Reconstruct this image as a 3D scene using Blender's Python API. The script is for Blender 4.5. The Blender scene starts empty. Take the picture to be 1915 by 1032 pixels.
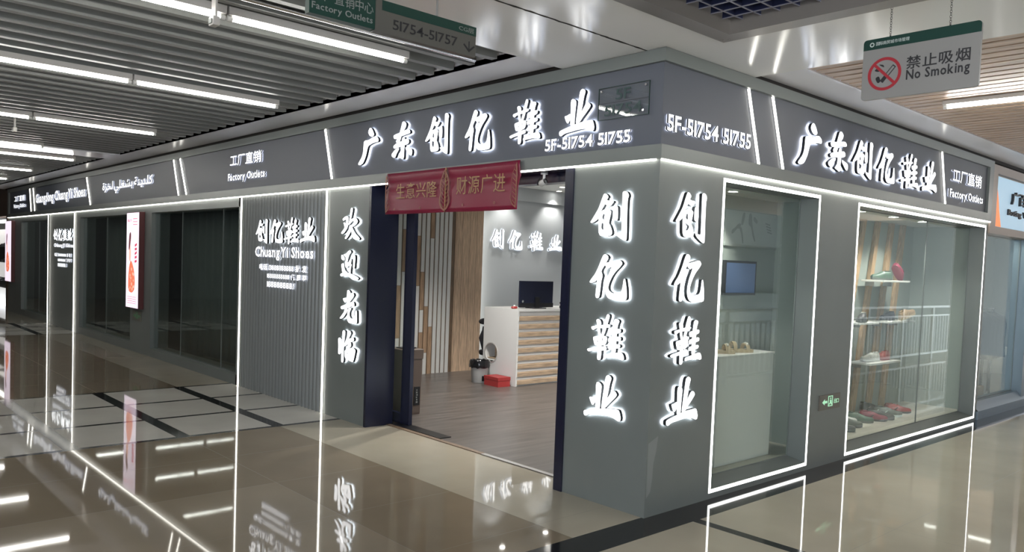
import bpy, bmesh, math, random
from mathutils import Vector, Matrix
from mathutils.geometry import tessellate_polygon
random.seed(7)
SC = bpy.context.scene
COL = SC.collection

# ------------------------------------------------------------------ camera
cam_data = bpy.data.cameras.new('camera')
cam_data.sensor_fit = 'HORIZONTAL'
cam_data.sensor_width = 36.0
cam_data.lens = 1487.755 / 1915 * 36.0
cam_data.shift_y = 48.96 / 1915
cam_data.clip_start = 0.05
cam = bpy.data.objects.new('camera', cam_data)
COL.objects.link(cam)
_yaw, _pitch, _roll = -0.83066727, -0.04682111, 0.03744628
_f = Vector((math.sin(_yaw) * math.cos(_pitch), math.cos(_yaw) * math.cos(_pitch), math.sin(_pitch)))
_r0 = Vector((math.cos(_yaw), -math.sin(_yaw), 0))
_u0 = _r0.cross(_f)
_r = _r0 * math.cos(_roll) + _u0 * math.sin(_roll)
_u = -_r0 * math.sin(_roll) + _u0 * math.cos(_roll)
M = Matrix(((_r.x, _u.x, -_f.x, 3.22594), (_r.y, _u.y, -_f.y, -4.20529), (_r.z, _u.z, -_f.z, 1.65), (0, 0, 0, 1)))
cam.matrix_world = M
SC.camera = cam

# ------------------------------------------------------------------ world + exposure
world = bpy.data.worlds.new('world')
SC.world = world
world.use_nodes = True
world.node_tree.nodes['Background'].inputs[0].default_value = (0.86, 0.91, 1.0, 1)
world.node_tree.nodes['Background'].inputs[1].default_value = 3.3
SC.view_settings.view_transform = 'Standard'
SC.view_settings.look = 'None'
SC.view_settings.gamma = 1
SC.view_settings.use_curve_mapping = False
SC.view_settings.exposure = 1.3
SC.cycles.max_bounces = 8
SC.cycles.transparent_max_bounces = 12
SC.cycles.sample_clamp_indirect = 4.0
SC.cycles.caustics_reflective = False
SC.cycles.caustics_refractive = False

TUBE_POWER = 14.0       # emission of the corridor tubes
LED_POWER = 2.5        # LED strips on the shop front
LETTER_POWER = 0.95     # lit faces of the letters
HALO_POWER = 13.0       # back glow of the letters

# ------------------------------------------------------------------ materials
def mat(name, col, rough=0.5, metal=0.0, emit=0.0, ecol=None, ior=1.5, coat=0.0, alpha=1.0):
    m = bpy.data.materials.new(name)
    m.use_nodes = True
    b = m.node_tree.nodes['Principled BSDF']
    b.inputs['Base Color'].default_value = (*col, 1)
    b.inputs['Roughness'].default_value = rough
    b.inputs['Metallic'].default_value = metal
    b.inputs['IOR'].default_value = ior
    b.inputs['Coat Weight'].default_value = coat
    b.inputs['Coat Roughness'].default_value = 0.03
    if emit:
        b.inputs['Emission Color'].default_value = (*(ecol or col), 1)
        b.inputs['Emission Strength'].default_value = emit
    return m

def vary(m, scale=3.0, amount=0.15, stretch=(1, 1, 1), bump=0.0, detail=4.0):
    """multiply the base colour by a soft procedural noise"""
    nt = m.node_tree
    b = nt.nodes['Principled BSDF']
    c = tuple(b.inputs['Base Color'].default_value)
    tc = nt.nodes.new('ShaderNodeTexCoord')
    mp = nt.nodes.new('ShaderNodeMapping')
    mp.inputs['Scale'].default_value = stretch
    nz = nt.nodes.new('ShaderNodeTexNoise')
    nz.inputs['Scale'].default_value = scale
    nz.inputs['Detail'].default_value = detail
    rp = nt.nodes.new('ShaderNodeValToRGB')
    rp.color_ramp.elements[0].position = 0.3
    rp.color_ramp.elements[1].position = 0.7
    rp.color_ramp.elements[0].color = tuple(x * (1 - amount) for x in c[:3]) + (1,)
    rp.color_ramp.elements[1].color = tuple(min(1, x * (1 + amount)) for x in c[:3]) + (1,)
    nt.links.new(tc.outputs['Object'], mp.inputs[0])
    nt.links.new(mp.outputs[0], nz.inputs['Vector'])
    nt.links.new(nz.outputs['Fac'], rp.inputs[0])
    nt.links.new(rp.outputs[0], b.inputs['Base Color'])
    if bump:
        bp = nt.nodes.new('ShaderNodeBump')
        bp.inputs['Strength'].default_value = bump
        bp.inputs['Distance'].default_value = 0.01
        nt.links.new(nz.outputs['Fac'], bp.inputs['Height'])
        nt.links.new(bp.outputs[0], b.inputs['Normal'])
    return m

def glass_mat(name, tint, f0=0.045, rough=0.0):
    """clear sheet: transparent, with a Schlick mirror reflection on both faces"""
    m = bpy.data.materials.new(name)
    m.use_nodes = True
    nt = m.node_tree
    nt.nodes.clear()
    N, K = nt.nodes.new, nt.links.new
    out = N('ShaderNodeOutputMaterial'); mix = N('ShaderNodeMixShader')
    tr = N('ShaderNodeBsdfTransparent'); gl = N('ShaderNodeBsdfGlossy'); ge = N('ShaderNodeNewGeometry')
    tr.inputs[0].default_value = (*tint, 1)
    gl.inputs['Roughness'].default_value = rough
    gl.inputs[0].default_value = (0.95, 1.0, 0.98, 1)
    dt = N('ShaderNodeVectorMath'); dt.operation = 'DOT_PRODUCT'
    K(ge.outputs['Normal'], dt.inputs[0]); K(ge.outputs['Incoming'], dt.inputs[1])
    ab = N('ShaderNodeMath'); ab.operation = 'ABSOLUTE'; K(dt.outputs['Value'], ab.inputs[0])
    om = N('ShaderNodeMath'); om.operation = 'SUBTRACT'; om.inputs[0].default_value = 1.0; K(ab.outputs[0], om.inputs[1])
    pw = N('ShaderNodeMath'); pw.operation = 'POWER'; pw.inputs[1].default_value = 5.0; K(om.outputs[0], pw.inputs[0])
    ma = N('ShaderNodeMath'); ma.operation = 'MULTIPLY_ADD'; ma.inputs[1].default_value = 1 - f0; ma.inputs[2].default_value = f0; K(pw.outputs[0], ma.inputs[0])
    K(ma.outputs[0], mix.inputs[0]); K(tr.outputs[0], mix.inputs[1]); K(gl.outputs[0], mix.inputs[2]); K(mix.outputs[0], out.inputs[0])
    return m

def tile_mat(name, col, amount=0.08):
    m = mat(name, col, rough=0.035, ior=1.55)
    vary(m, scale=1.4, amount=amount, detail=3.0)
    return m

MT = {}
MT['cream'] = tile_mat('cream_tile', (0.42, 0.38, 0.30))
MT['cream2'] = tile_mat('pale_tile', (0.62, 0.60, 0.54))
MT['brown'] = tile_mat('brown_tile', (0.25, 0.205, 0.145))
MT['brown2'] = tile_mat('taupe_tile', (0.30, 0.255, 0.19))
MT['black'] = mat('black_granite', (0.012, 0.012, 0.013), rough=0.08, ior=1.5)
vary(MT['black'], scale=60, amount=0.6)
MT['grout'] = mat('grout', (0.13, 0.11, 0.08), rough=0.4)
MT['front'] = mat('grey_front_paint', (0.168, 0.186, 0.178), rough=0.36, metal=0.1)
vary(MT['front'], scale=1.3, amount=0.06)
MT['front_dark'] = mat('grey_fascia_panel', (0.096, 0.107, 0.131), rough=0.5)
MT['flute'] = mat('grey_fluted_panel', (0.19, 0.20, 0.195), rough=0.36, metal=0.1)
MT['navy'] = mat('navy_metal', (0.010, 0.012, 0.030), rough=0.25, ior=1.5)
MT['led'] = mat('led_warm_white', (1, 1, 1), emit=LED_POWER, ecol=(1.0, 0.97, 0.88))
MT['led_cool'] = mat('led_white', (1, 1, 1), emit=LED_POWER, ecol=(1.0, 1.0, 0.96))
MT['tube'] = mat('tube_white', (1, 1, 1), emit=TUBE_POWER, ecol=(1.0, 0.98, 0.93))
MT['tube_bright'] = mat('tube_white_bright', (1, 1, 1), emit=26.0, ecol=(1.0, 0.98, 0.93))
MT['lit_face'] = mat('letter_face_lit', (1, 1, 1), emit=LETTER_POWER, ecol=(0.95, 0.97, 1.0))
MT['halo'] = mat('letter_back_glow', (1, 1, 1), emit=HALO_POWER, ecol=(0.86, 0.9, 1.0))
MT['halo_soft'] = mat('letter_soft_back_glow', (1, 1, 1), emit=3.2, ecol=(0.86, 0.9, 1.0))
MT['return'] = mat('letter_side_dark', (0.010, 0.010, 0.012), rough=0.5)
MT['lit_small'] = mat('small_letter_face_lit', (1, 1, 1), emit=0.62, ecol=(0.93, 0.95, 1.0))
MT['halo_small'] = mat('small_letter_glow', (1, 1, 1), emit=1.5, ecol=(0.80, 0.84, 1.0))
MT['ceil_white'] = mat('white_ceiling_panel', (0.90, 0.90, 0.89), rough=0.15)
MT['ceil_soffit'] = mat('white_soffit', (0.86, 0.86, 0.90), rough=0.22)
MT['slat'] = mat('grey_ceiling_baffle', (0.20, 0.205, 0.195), rough=0.5)
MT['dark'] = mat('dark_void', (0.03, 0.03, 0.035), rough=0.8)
MT['plenum'] = mat('plenum_grey', (0.06, 0.06, 0.06), rough=0.8)
MT['grid'] = mat('navy_grid_blade', (0.02, 0.025, 0.06), rough=0.35)
MT['grid_frame'] = mat('taupe_metal_frame', (0.23, 0.21, 0.19), rough=0.35, metal=0.3)
MT['glass'] = glass_mat('shop_glass', (0.92, 0.955, 0.935))
MT['glass_dark'] = glass_mat('tinted_glass', (0.84, 0.87, 0.86), 0.06)
MT['glass_clear'] = glass_mat('clear_glass', (0.95, 0.97, 0.96), 0.035)
MT['white'] = mat('white_laminate', (0.70, 0.70, 0.68), rough=0.4)
MT['white_wall'] = mat('pale_grey_wall', (0.46, 0.49, 0.51), rough=0.6)
MT['shop_wall'] = mat('shop_wall_grey', (0.40, 0.42, 0.41), rough=0.6)
MT['display_wall'] = mat('display_wall_sage', (0.28, 0.31, 0.29), rough=0.6)
MT['stone'] = mat('cream_display_stone', (0.50, 0.47, 0.40), rough=0.35)
vary(MT['stone'], scale=5, amount=0.12)
def wood(name, col, stretch, amount=0.28, scale=6, rough=0.5):
    m = mat(name, col, rough=rough)
    return vary(m, scale=scale, amount=amount, stretch=stretch, detail=6)
MT['oak'] = wood('oak_veneer', (0.58, 0.42, 0.29), (12, 12, 0.9))
MT['oak_strip'] = wood('oak_strip', (0.40, 0.27, 0.175), (10, 10, 1.0))
MT['oak_h'] = wood('oak_strip_level', (0.42, 0.31, 0.21), (10, 1.0, 10))
MT['wood_back'] = wood('brown_backing', (0.17, 0.115, 0.075), (8, 8, 1))
MT['batten'] = wood('oak_batten', (0.40, 0.26, 0.15), (10, 10, 1.0))
MT['laminate'] = wood('grey_brown_laminate', (0.104, 0.091, 0.083), (5.0, 0.42, 1), amount=0.38, scale=3.2, rough=0.33)
MT['wood_ceiling'] = wood('brown_wood_slat', (0.40, 0.285, 0.20), (0.8, 9, 9), amount=0.32, scale=4, rough=0.45)
MT['gap'] = mat('dark_gap', (0.02, 0.017, 0.015), rough=0.9)
MT['black_plastic'] = mat('black_plastic', (0.012, 0.012, 0.014), rough=0.3)
MT['screen_back'] = mat('navy_black_plastic', (0.010, 0.013, 0.03), rough=0.28)
MT['black_fabric'] = mat('black_mesh_fabric', (0.013, 0.013, 0.017), rough=0.8)
MT['chrome'] = mat('chrome', (0.75, 0.75, 0.76), rough=0.15, metal=1.0)
MT['steel'] = mat('brushed_steel', (0.45, 0.45, 0.45), rough=0.35, metal=1.0)
MT['red_box'] = mat('red_card', (0.36, 0.035, 0.035), rough=0.5)
MT['bin_brown'] = mat('taupe_bin', (0.115, 0.085, 0.07), rough=0.45)
MT['bin_white'] = mat('grey_white_bin', (0.42, 0.42, 0.41), rough=0.4)
MT['bag'] = mat('black_bin_bag', (0.01, 0.01, 0.012), rough=0.18)
MT['banner'] = mat('crimson_banner', (0.21, 0.004, 0.032), rough=0.42)
MT['gold'] = mat('banner_gold', (0.38, 0.22, 0.10), rough=0.5, metal=0.2)
MT['gold_dim'] = mat('banner_gold_dim', (0.28, 0.11, 0.07), rough=0.5)
MT['green_dark'] = mat('sign_green', (0.008, 0.04, 0.03), rough=0.4)
MT['sign_white'] = mat('sign_white', (0.50, 0.48, 0.45), rough=0.4)
MT['sign_grey'] = mat('sign_grey', (0.10, 0.097, 0.086), rough=0.4)
MT['board_white'] = mat('board_white', (0.24, 0.235, 0.225), rough=0.4)
MT['ink'] = mat('black_ink', (0.02, 0.02, 0.022), rough=0.5)
MT['ink_grey'] = mat('grey_ink', (0.22, 0.23, 0.22), rough=0.6)
MT['red_ink'] = mat('red_ink', (0.33, 0.02, 0.03), rough=0.5)
MT['pale_ink'] = mat('pale_ink', (0.50, 0.55, 0.52), rough=0.5)
MT['teal_ink'] = mat('teal_ink', (0.006, 0.04, 0.04), rough=0.4)
MT['acrylic'] = glass_mat('clear_acrylic', (0.995, 1.0, 1.0), 0.02)
MT['poster_lit'] = mat('lit_poster_pink', (0.85, 0.75, 0.85), emit=0.42, ecol=(0.95, 0.80, 0.93))
MT['poster_orange'] = mat('poster_orange', (0.8, 0.18, 0.08), emit=0.32, ecol=(0.95, 0.24, 0.13))
MT['poster_peach'] = mat('poster_peach', (0.9, 0.5, 0.35), emit=0.34, ecol=(0.95, 0.52, 0.42))
MT['poster_red'] = mat('poster_red', (0.5, 0.03, 0.08), emit=0.35, ecol=(0.7, 0.06, 0.12))
MT['poster_dark'] = mat('poster_dark', (0.12, 0.03, 0.03), emit=0.12, ecol=(0.35, 0.08, 0.1))
MT['poster_frame'] = mat('dark_red_metal', (0.10, 0.022, 0.022), rough=0.35)
MT['poster_pale'] = mat('grey_print_paper', (0.36, 0.38, 0.36), rough=0.5)
MT['exit_plate'] = mat('exit_plate', (0.13, 0.12, 0.10), rough=0.35)
MT['exit_green'] = mat('exit_green_glow', (0.3, 0.6, 0.4), emit=0.25, ecol=(0.45, 0.85, 0.55))
MT['exit_dim'] = mat('exit_green_dim', (0.05, 0.12, 0.06), emit=0.05, ecol=(0.15, 0.4, 0.2))
MT['lamp_disc'] = mat('downlight_lens', (1, 1, 1), emit=14.0, ecol=(1.0, 0.97, 0.9))
MT['neigh_blue'] = mat('blue_lightbox', (0.4, 0.6, 0.75), emit=0.2, ecol=(0.42, 0.60, 0.76))
MT['neigh_orange'] = mat('orange_lightbox', (0.8, 0.25, 0.08), emit=0.32, ecol=(0.95, 0.22, 0.06))
MT['neigh_beige'] = mat('beige_fascia', (0.30, 0.245, 0.205), rough=0.4)
MT['neigh_sill'] = mat('blue_grey_metal', (0.16, 0.21, 0.25), rough=0.3, metal=0.3)
MT['brown_wall'] = mat('brown_cladding', (0.085, 0.045, 0.028), rough=0.5)
MT['lit_shelf'] = mat('lit_white_panel', (0.8, 0.8, 0.8), emit=0.22, ecol=(1.0, 0.98, 0.95))
MT['rail'] = mat('dark_rail_metal', (0.05, 0.05, 0.05), rough=0.35, metal=0.5)
MT['rail_light'] = mat('pale_rail_metal', (0.42, 0.43, 0.42), rough=0.4)
MT['far_wall'] = mat('far_hall_wall', (0.08, 0.083, 0.08), rough=0.7)
MT['pipe'] = mat('silver_pipe', (0.62, 0.62, 0.62), rough=0.18, metal=1.0)
MT['curtain'] = mat('grey_green_drape', (0.16, 0.18, 0.17), rough=0.8)
MT['screen_blue'] = mat('screen_blue', (0.05, 0.08, 0.16), emit=0.05, ecol=(0.25, 0.40, 0.75))

# ------------------------------------------------------------------ mesh builder
class MB:
    def __init__(self):
        self.v, self.f, self.m = [], [], []
    def add(self, verts, faces, mi=0, xf=None):
        n = len(self.v)
        self.v += [tuple(xf @ Vector(p)) if xf else tuple(p) for p in verts]
        for fc in faces:
            self.f.append([i + n for i in fc]); self.m.append(mi)
        return self
    def box(self, x0, x1, y0, y1, z0, z1, mi=0, xf=None):
        x0, x1 = min(x0, x1), max(x0, x1); y0, y1 = min(y0, y1), max(y0, y1); z0, z1 = min(z0, z1), max(z0, z1)
        vs = [(x0, y0, z0), (x1, y0, z0), (x1, y1, z0), (x0, y1, z0), (x0, y0, z1), (x1, y0, z1), (x1, y1, z1), (x0, y1, z1)]
        return self.add(vs, [(0, 3, 2, 1), (4, 5, 6, 7), (0, 1, 5, 4), (1, 2, 6, 5), (2, 3, 7, 6), (3, 0, 4, 7)], mi, xf)
    def quad(self, a, b, c, d, mi=0):
        return self.add([a, b, c, d], [(0, 1, 2, 3)], mi)
    def tube(self, p0, p1, r0, r1=None, n=14, mi=0, caps=True, xf=None):
        r1 = r0 if r1 is None else r1
        p0, p1 = Vector(p0), Vector(p1)
        d = (p1 - p0).normalized()
        a = d.orthogonal().normalized(); b = d.cross(a)
        vs = []
        for p, r in ((p0, r0), (p1, r1)):
            for i in range(n):
                t = 2 * math.pi * i / n
                vs.append(p + a * (r * math.cos(t)) + b * (r * math.sin(t)))
        fs = [(i, (i + 1) % n, n + (i + 1) % n, n + i) for i in range(n)]
        if caps:
            fs += [tuple(range(n - 1, -1, -1)), tuple(range(n, 2 * n))]
        return self.add(vs, fs, mi, xf)
    def path(self, pts, r, n=8, mi=0, xf=None):
        for a, b in zip(pts, pts[1:]):
            self.tube(a, b, r, n=n, mi=mi, xf=xf)
        return self
    def lathe(self, prof, c=(0, 0, 0), n=24, mi=0, sx=1.0, sy=1.0, xf=None):
        vs, fs = [], []
        k = len(prof)
        for i in range(n):
            t = 2 * math.pi * i / n
            for r, z in prof:
                vs.append((c[0] + r * sx * math.cos(t), c[1] + r * sy * math.sin(t), c[2] + z))
        for i in range(n):
            j = (i + 1) % n
            for q in range(k - 1):
                fs.append((i * k + q, j * k + q, j * k + q + 1, i * k + q + 1))
        return self.add(vs, fs, mi, xf)
    def loft(self, rings, mi=0, caps=True, xf=None):
        n = len(rings[0]); vs = [p for r in rings for p in r]; fs = []
        for q in range(len(rings) - 1):
            for i in range(n):
                j = (i + 1) % n
                fs.append((q * n + i, q * n + j, (q + 1) * n + j, (q + 1) * n + i))
        if caps:
            fs.append(tuple(range(n - 1, -1, -1))); fs.append(tuple(range((len(rings) - 1) * n, len(rings) * n)))
        return self.add(vs, fs, mi, xf)
    def plate(self, loops, d0, d1, mi_face=0, mi_side=0, back=False, xf=None, sides=True):
        """polygon (with holes) in local x,z, thickness towards -y from depth d0 to d1"""
        tris = tessellate_polygon([[Vector((a, b, 0)) for a, b in lp] for lp in loops])
        flat = [p for lp in loops for p in lp]
        self.add([(a, -d1, b) for a, b in flat], tris, mi_face, xf)
        if back:
            self.add([(a, -d0, b) for a, b in flat], tris, mi_face, xf)
        if sides:
            for lp in loops:
                n = len(lp)
                vs = [(a, -d0, b) for a, b in lp] + [(a, -d1, b) for a, b in lp]
                self.add(vs, [(i, (i + 1) % n, n + (i + 1) % n, n + i) for i in range(n)], mi_side, xf)
        return self
    def mesh(self, name, mats):
        me = bpy.data.meshes.new(name)
        me.from_pydata(self.v, [], self.f)
        for m in (mats if isinstance(mats, (list, tuple)) else [mats]):
            me.materials.append(MT[m] if isinstance(m, str) else m)
        me.polygons.foreach_set('material_index', self.m)
        me.update()
        return me
    def build(self, name, mats, parent=None, smooth=False, bevel=0.0, weld=False):
        me = self.mesh(name, mats)
        if weld or smooth:
            bm = bmesh.new(); bm.from_mesh(me)
            bmesh.ops.remove_doubles(bm, verts=bm.verts, dist=1e-5)
            bmesh.ops.recalc_face_normals(bm, faces=bm.faces)
            bm.to_mesh(me); bm.free()
        if smooth:
            me.polygons.foreach_set('use_smooth', [True] * len(me.polygons))
        o = bpy.data.objects.new(name, me)
        COL.objects.link(o)
        if parent: o.parent = parent
        if bevel:
            b = o.modifiers.new('bevel', 'BEVEL'); b.width = bevel; b.segments = 2; b.limit_method = 'ANGLE'
        if smooth:
            e = o.modifiers.new('split', 'EDGE_SPLIT'); e.split_angle = math.radians(50)
        return o

def tag(o, label=None, cat=None, group=None, kind=None):
    if label: o['label'] = label
    if cat: o['category'] = cat
    if group: o['group'] = group
    if kind: o['kind'] = kind
    return o

def thing(name, label, cat, loc=(0, 0, 0), rotz=0.0, group=None):
    o = bpy.data.objects.new(name, None)
    o.empty_display_size = 0.1
    COL.objects.link(o)
    o.location = loc; o.rotation_euler = (0, 0, rotz)
    return tag(o, label, cat, group)

def struct(name, mb, mats, parent=None, bevel=0.0):
    o = mb.build(name, mats, parent, bevel=bevel)
    if parent is None: o['kind'] = 'structure'
    return o

def dup(root, loc, rotz, label, group=None):
    r = root.copy(); COL.objects.link(r)
    r.location = loc; r.rotation_euler = (0, 0, rotz); r['label'] = label
    if group: r['group'] = group
    for ch in list(root.children):
        c = ch.copy(); COL.objects.link(c); c.parent = r
        for g in list(ch.children):
            d = g.copy(); COL.objects.link(d); d.parent = c
    return r

def chaikin(lp, it=2):
    for _ in range(it):
        out = []
        n = len(lp)
        for i in range(n):
            a, b = lp[i], lp[(i + 1) % n]
            out.append((a[0] * .8 + b[0] * .2, a[1] * .8 + b[1] * .2))
            out.append((a[0] * .2 + b[0] * .8, a[1] * .2 + b[1] * .8))
        lp = out
    return lp

def offset_loop(lp, d):
    """push a closed loop outward by d"""
    n = len(lp)
    area = sum(lp[i][0] * lp[(i + 1) % n][1] - lp[(i + 1) % n][0] * lp[i][1] for i in range(n))
    s = 1 if area > 0 else -1
    out = []
    for i in range(n):
        p, q = lp[i - 1], lp[(i + 1) % n]
        tx, ty = q[0] - p[0], q[1] - p[1]
        l = math.hypot(tx, ty) or 1
        out.append((lp[i][0] + s * ty / l * d, lp[i][1] - s * tx / l * d))
    return out

# ------------------------------------------------------------------ lettering
"""brush characters: outlines of each stroke (a stroke may carry inner holes), in 0..999 of the character's own box"""
GLYPHS = {
'创': [[[[359,972],[406,960],[468,904],[424,844],[382,763],[240,558],[228,486],[184,435],[95,388],[39,373],[0,388],[30,426],[130,555],[219,680],[299,877],[335,951]]],[[[394,850],[471,820],[578,817],[614,796],[566,746],[540,716],[477,710],[409,740],[362,763]]],[[[246,576],[329,632],[406,650],[498,638],[557,602],[542,534],[498,361],[545,313],[590,218],[602,149],[566,110],[451,95],[329,98],[273,116],[237,185],[225,412],[234,528]],[[335,549],[379,561],[397,501],[394,441],[341,441],[314,480]],[[305,379],[391,349],[454,319],[442,277],[397,227],[344,221],[305,256]]],[[[614,698],[673,716],[720,695],[735,564],[729,415],[676,415],[608,444],[599,590]]],[[[833,984],[895,999],[955,978],[999,910],[969,829],[969,558],[981,218],[984,33],[957,0],[874,27],[738,98],[679,149],[658,185],[720,179],[830,161],[848,194],[845,447],[839,790]]]],
'亿': [[[[354,986],[407,999],[472,957],[480,912],[445,842],[390,752],[299,623],[349,524],[316,395],[302,231],[281,39],[237,13],[182,32],[187,199],[211,353],[208,443],[155,376],[56,347],[0,357],[35,421],[141,540],[237,723],[308,903]]],[[[410,803],[580,838],[756,880],[817,858],[855,800],[794,726],[683,623],[598,508],[530,366],[507,267],[533,193],[618,145],[735,148],[823,164],[870,222],[894,360],[902,466],[932,479],[958,385],[987,241],[999,58],[970,13],[803,0],[624,3],[519,32],[454,112],[431,212],[434,324],[480,491],[548,633],[580,720],[527,707],[501,681],[437,716],[404,752]]]],
'鞋': [[[[220,855],[274,876],[336,846],[357,769],[321,723],[336,604],[369,533],[416,524],[309,503],[274,598],[256,742]]],[[[514,999],[562,984],[577,950],[526,788],[494,689],[461,588],[431,527],[369,533],[410,659],[434,781],[473,904]]],[[[86,696],[172,717],[375,751],[511,775],[571,781],[612,754],[574,720],[470,699],[300,680],[205,665],[152,628],[104,644]]],[[[146,481],[262,506],[446,530],[517,518],[535,475],[517,401],[488,343],[381,316],[211,303],[181,368]],[[271,426],[300,429],[294,374],[265,377]],[[392,475],[419,472],[413,411],[387,408]]],[[[9,215],[196,254],[336,285],[491,316],[529,282],[517,233],[387,211],[199,190],[89,169],[42,156],[0,184]]],[[[288,331],[387,340],[392,196],[381,25],[336,0],[288,12],[288,159]]],[[[702,886],[746,913],[806,901],[838,867],[806,800],[788,714],[779,561],[776,380],[770,190],[666,178],[663,368],[660,549],[675,705],[690,815]]],[[[562,665],[684,689],[847,714],[886,689],[880,640],[809,610],[690,588],[601,555],[565,601]]],[[[565,496],[663,524],[856,549],[895,524],[889,469],[785,447],[666,429],[562,408]]],[[[565,346],[669,371],[850,389],[889,362],[868,313],[764,294],[645,276],[553,273]]],[[[455,129],[621,165],[800,208],[934,224],[981,165],[999,89],[957,67],[865,86],[746,95],[565,86],[458,61]]]],
'业': [[[[323,790],[368,812],[433,780],[465,729],[451,574],[439,396],[439,219],[323,200],[320,377],[317,580],[311,717]]],[[[578,970],[637,999],[700,961],[714,920],[676,809],[649,631],[617,495],[584,257],[477,225],[492,406],[519,609],[542,777],[557,904]]],[[[759,672],[821,669],[869,615],[869,577],[771,469],[655,355],[590,270],[551,289],[590,422],[676,558]]],[[[136,444],[213,450],[314,492],[338,381],[299,349],[255,276],[222,285],[190,330]]],[[[0,117],[104,149],[308,197],[584,257],[765,270],[931,285],[969,222],[999,117],[987,48],[943,32],[836,76],[714,105],[531,101],[344,76],[187,60],[116,35],[53,0],[6,29]]]],
'广': [[[[551,999],[622,993],[718,895],[772,797],[727,750],[656,744],[562,780],[485,866],[494,931]]],[[[752,729],[866,744],[962,688],[999,631],[979,581],[851,581],[667,557],[491,507],[448,418],[397,261],[329,145],[250,44],[119,0],[45,6],[0,36],[88,125],[182,210],[247,341],[264,513],[270,634],[326,670],[519,664],[658,703]]]],
'东': [[[[490,987],[573,999],[682,926],[653,837],[551,746],[451,617],[375,467],[439,444],[243,447],[192,502],[330,629],[384,737],[435,855]]],[[[58,664],[205,696],[445,720],[634,758],[775,776],[861,732],[874,667],[736,649],[522,626],[307,594],[186,564],[99,579]]],[[[74,385],[195,438],[410,470],[580,497],[717,532],[813,499],[832,426],[752,382],[608,367],[442,344],[275,332],[154,309],[90,332]]],[[[451,432],[621,394],[605,220],[605,44],[560,0],[461,35],[327,71],[371,112],[442,182],[458,306]]],[[[503,576],[608,594],[628,467],[487,429]]],[[[179,288],[336,326],[349,276],[234,170],[179,73],[93,73],[3,123],[0,176],[83,232]]],[[[660,314],[829,276],[970,241],[999,167],[970,71],[887,88],[788,170],[701,238]]]],
'欢': [[[[64,661],[180,723],[296,754],[382,717],[385,642],[354,518],[360,437],[315,357],[180,233],[75,192],[0,220],[80,289],[196,385],[169,468],[130,537],[163,565],[249,506],[279,617],[230,645],[113,605]]],[[[509,993],[578,999],[603,949],[553,776],[523,667],[493,586],[404,465],[357,472],[423,574],[454,683],[470,819],[487,925]]],[[[559,652],[695,698],[811,661],[883,580],[819,500],[617,406],[570,422],[614,481],[678,555],[653,611],[562,571],[451,484],[426,506],[493,599]]],[[[451,462],[567,462],[573,382],[509,245],[398,121],[285,34],[210,53],[279,137],[390,273],[432,369]]],[[[523,406],[606,394],[670,298],[789,189],[952,93],[999,40],[935,0],[775,12],[656,68],[606,149],[553,270]]]],
'迎': [[[[42,825],[113,831],[227,731],[230,654],[136,647],[50,697]]],[[[55,516],[138,550],[199,536],[205,416],[268,298],[415,238],[299,181],[130,218],[89,352]]],[[[0,168],[130,225],[390,235],[578,208],[767,164],[930,111],[999,64],[910,7],[750,0],[634,34],[515,101],[349,137],[158,114],[39,101]]],[[[149,848],[279,858],[429,972],[509,999],[567,929],[459,838],[404,704],[368,570],[446,593],[534,707],[592,694],[565,546],[451,469],[338,389],[274,432],[257,567],[299,687],[274,761],[199,805]]],[[[565,811],[645,841],[758,845],[786,758],[772,553],[755,389],[675,402],[692,580],[672,754],[603,738],[556,751]]],[[[542,546],[612,516],[559,399],[556,191],[462,218],[490,396]]]],
'光': [[[[408,984],[483,999],[573,948],[588,894],[534,746],[528,626],[432,527],[378,563],[393,752],[399,900]]],[[[639,918],[738,924],[804,861],[747,785],[540,626],[477,608],[522,719],[618,858]]],[[[162,725],[291,752],[393,752],[372,656],[300,599],[219,647]]],[[[45,475],[303,545],[528,611],[729,665],[804,629],[834,539],[759,521],[636,512],[435,445],[231,412],[114,391],[48,427]]],[[[306,436],[435,451],[441,367],[318,238],[195,132],[66,96],[0,111],[138,223],[261,328]]],[[[486,448],[636,478],[651,433],[567,349],[561,214],[654,141],[780,144],[864,211],[891,397],[966,409],[984,298],[999,36],[939,6],[714,0],[534,12],[441,99],[444,259]]]],
'临': [[[[0,719],[92,749],[185,710],[194,534],[191,346],[155,262],[81,233],[18,262],[27,477]]],[[[248,969],[325,990],[403,957],[373,793],[346,602],[331,361],[337,42],[274,0],[209,27],[209,268],[233,540],[233,754]]],[[[593,987],[668,999],[734,933],[653,820],[570,719],[656,766],[853,823],[904,775],[883,710],[737,668],[537,582],[388,507],[325,507],[385,608],[501,778]]],[[[564,573],[713,653],[751,617],[743,537],[644,474],[534,450]]],[[[382,382],[573,441],[820,513],[984,471],[999,417],[936,215],[880,83],[790,92],[614,119],[474,131],[406,209]],[[513,334],[564,340],[567,286],[516,280]],[[728,376],[775,382],[772,224],[734,233]]]],
}

_glyph_cache = {}
def glyph_meshes(ch, halo='halo'):
    if (ch, halo) in _glyph_cache: return _glyph_cache[ch, halo]
    face, side, glow = MB(), MB(), MB()
    for st in GLYPHS[ch]:
        loops = [chaikin([(a / 999.0, b / 999.0) for a, b in lp], 1 if k else 2) for k, lp in enumerate(st)]
        face.plate(loops, 0.034, 0.037, 0, 0)
        side.plate([offset_loop(loops[0], 0.004)] + loops[1:], 0.010, 0.0345, 0, 0)
        glow.plate([offset_loop(loops[0], -0.004)] + loops[1:], 0.0125, 0.0135, 0, 0, back=True)
    r = (face.mesh('face', 'lit_face'), side.mesh('return', 'return'), glow.mesh('back_glow', halo))
    _glyph_cache[ch, halo] = r
    return r

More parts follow.
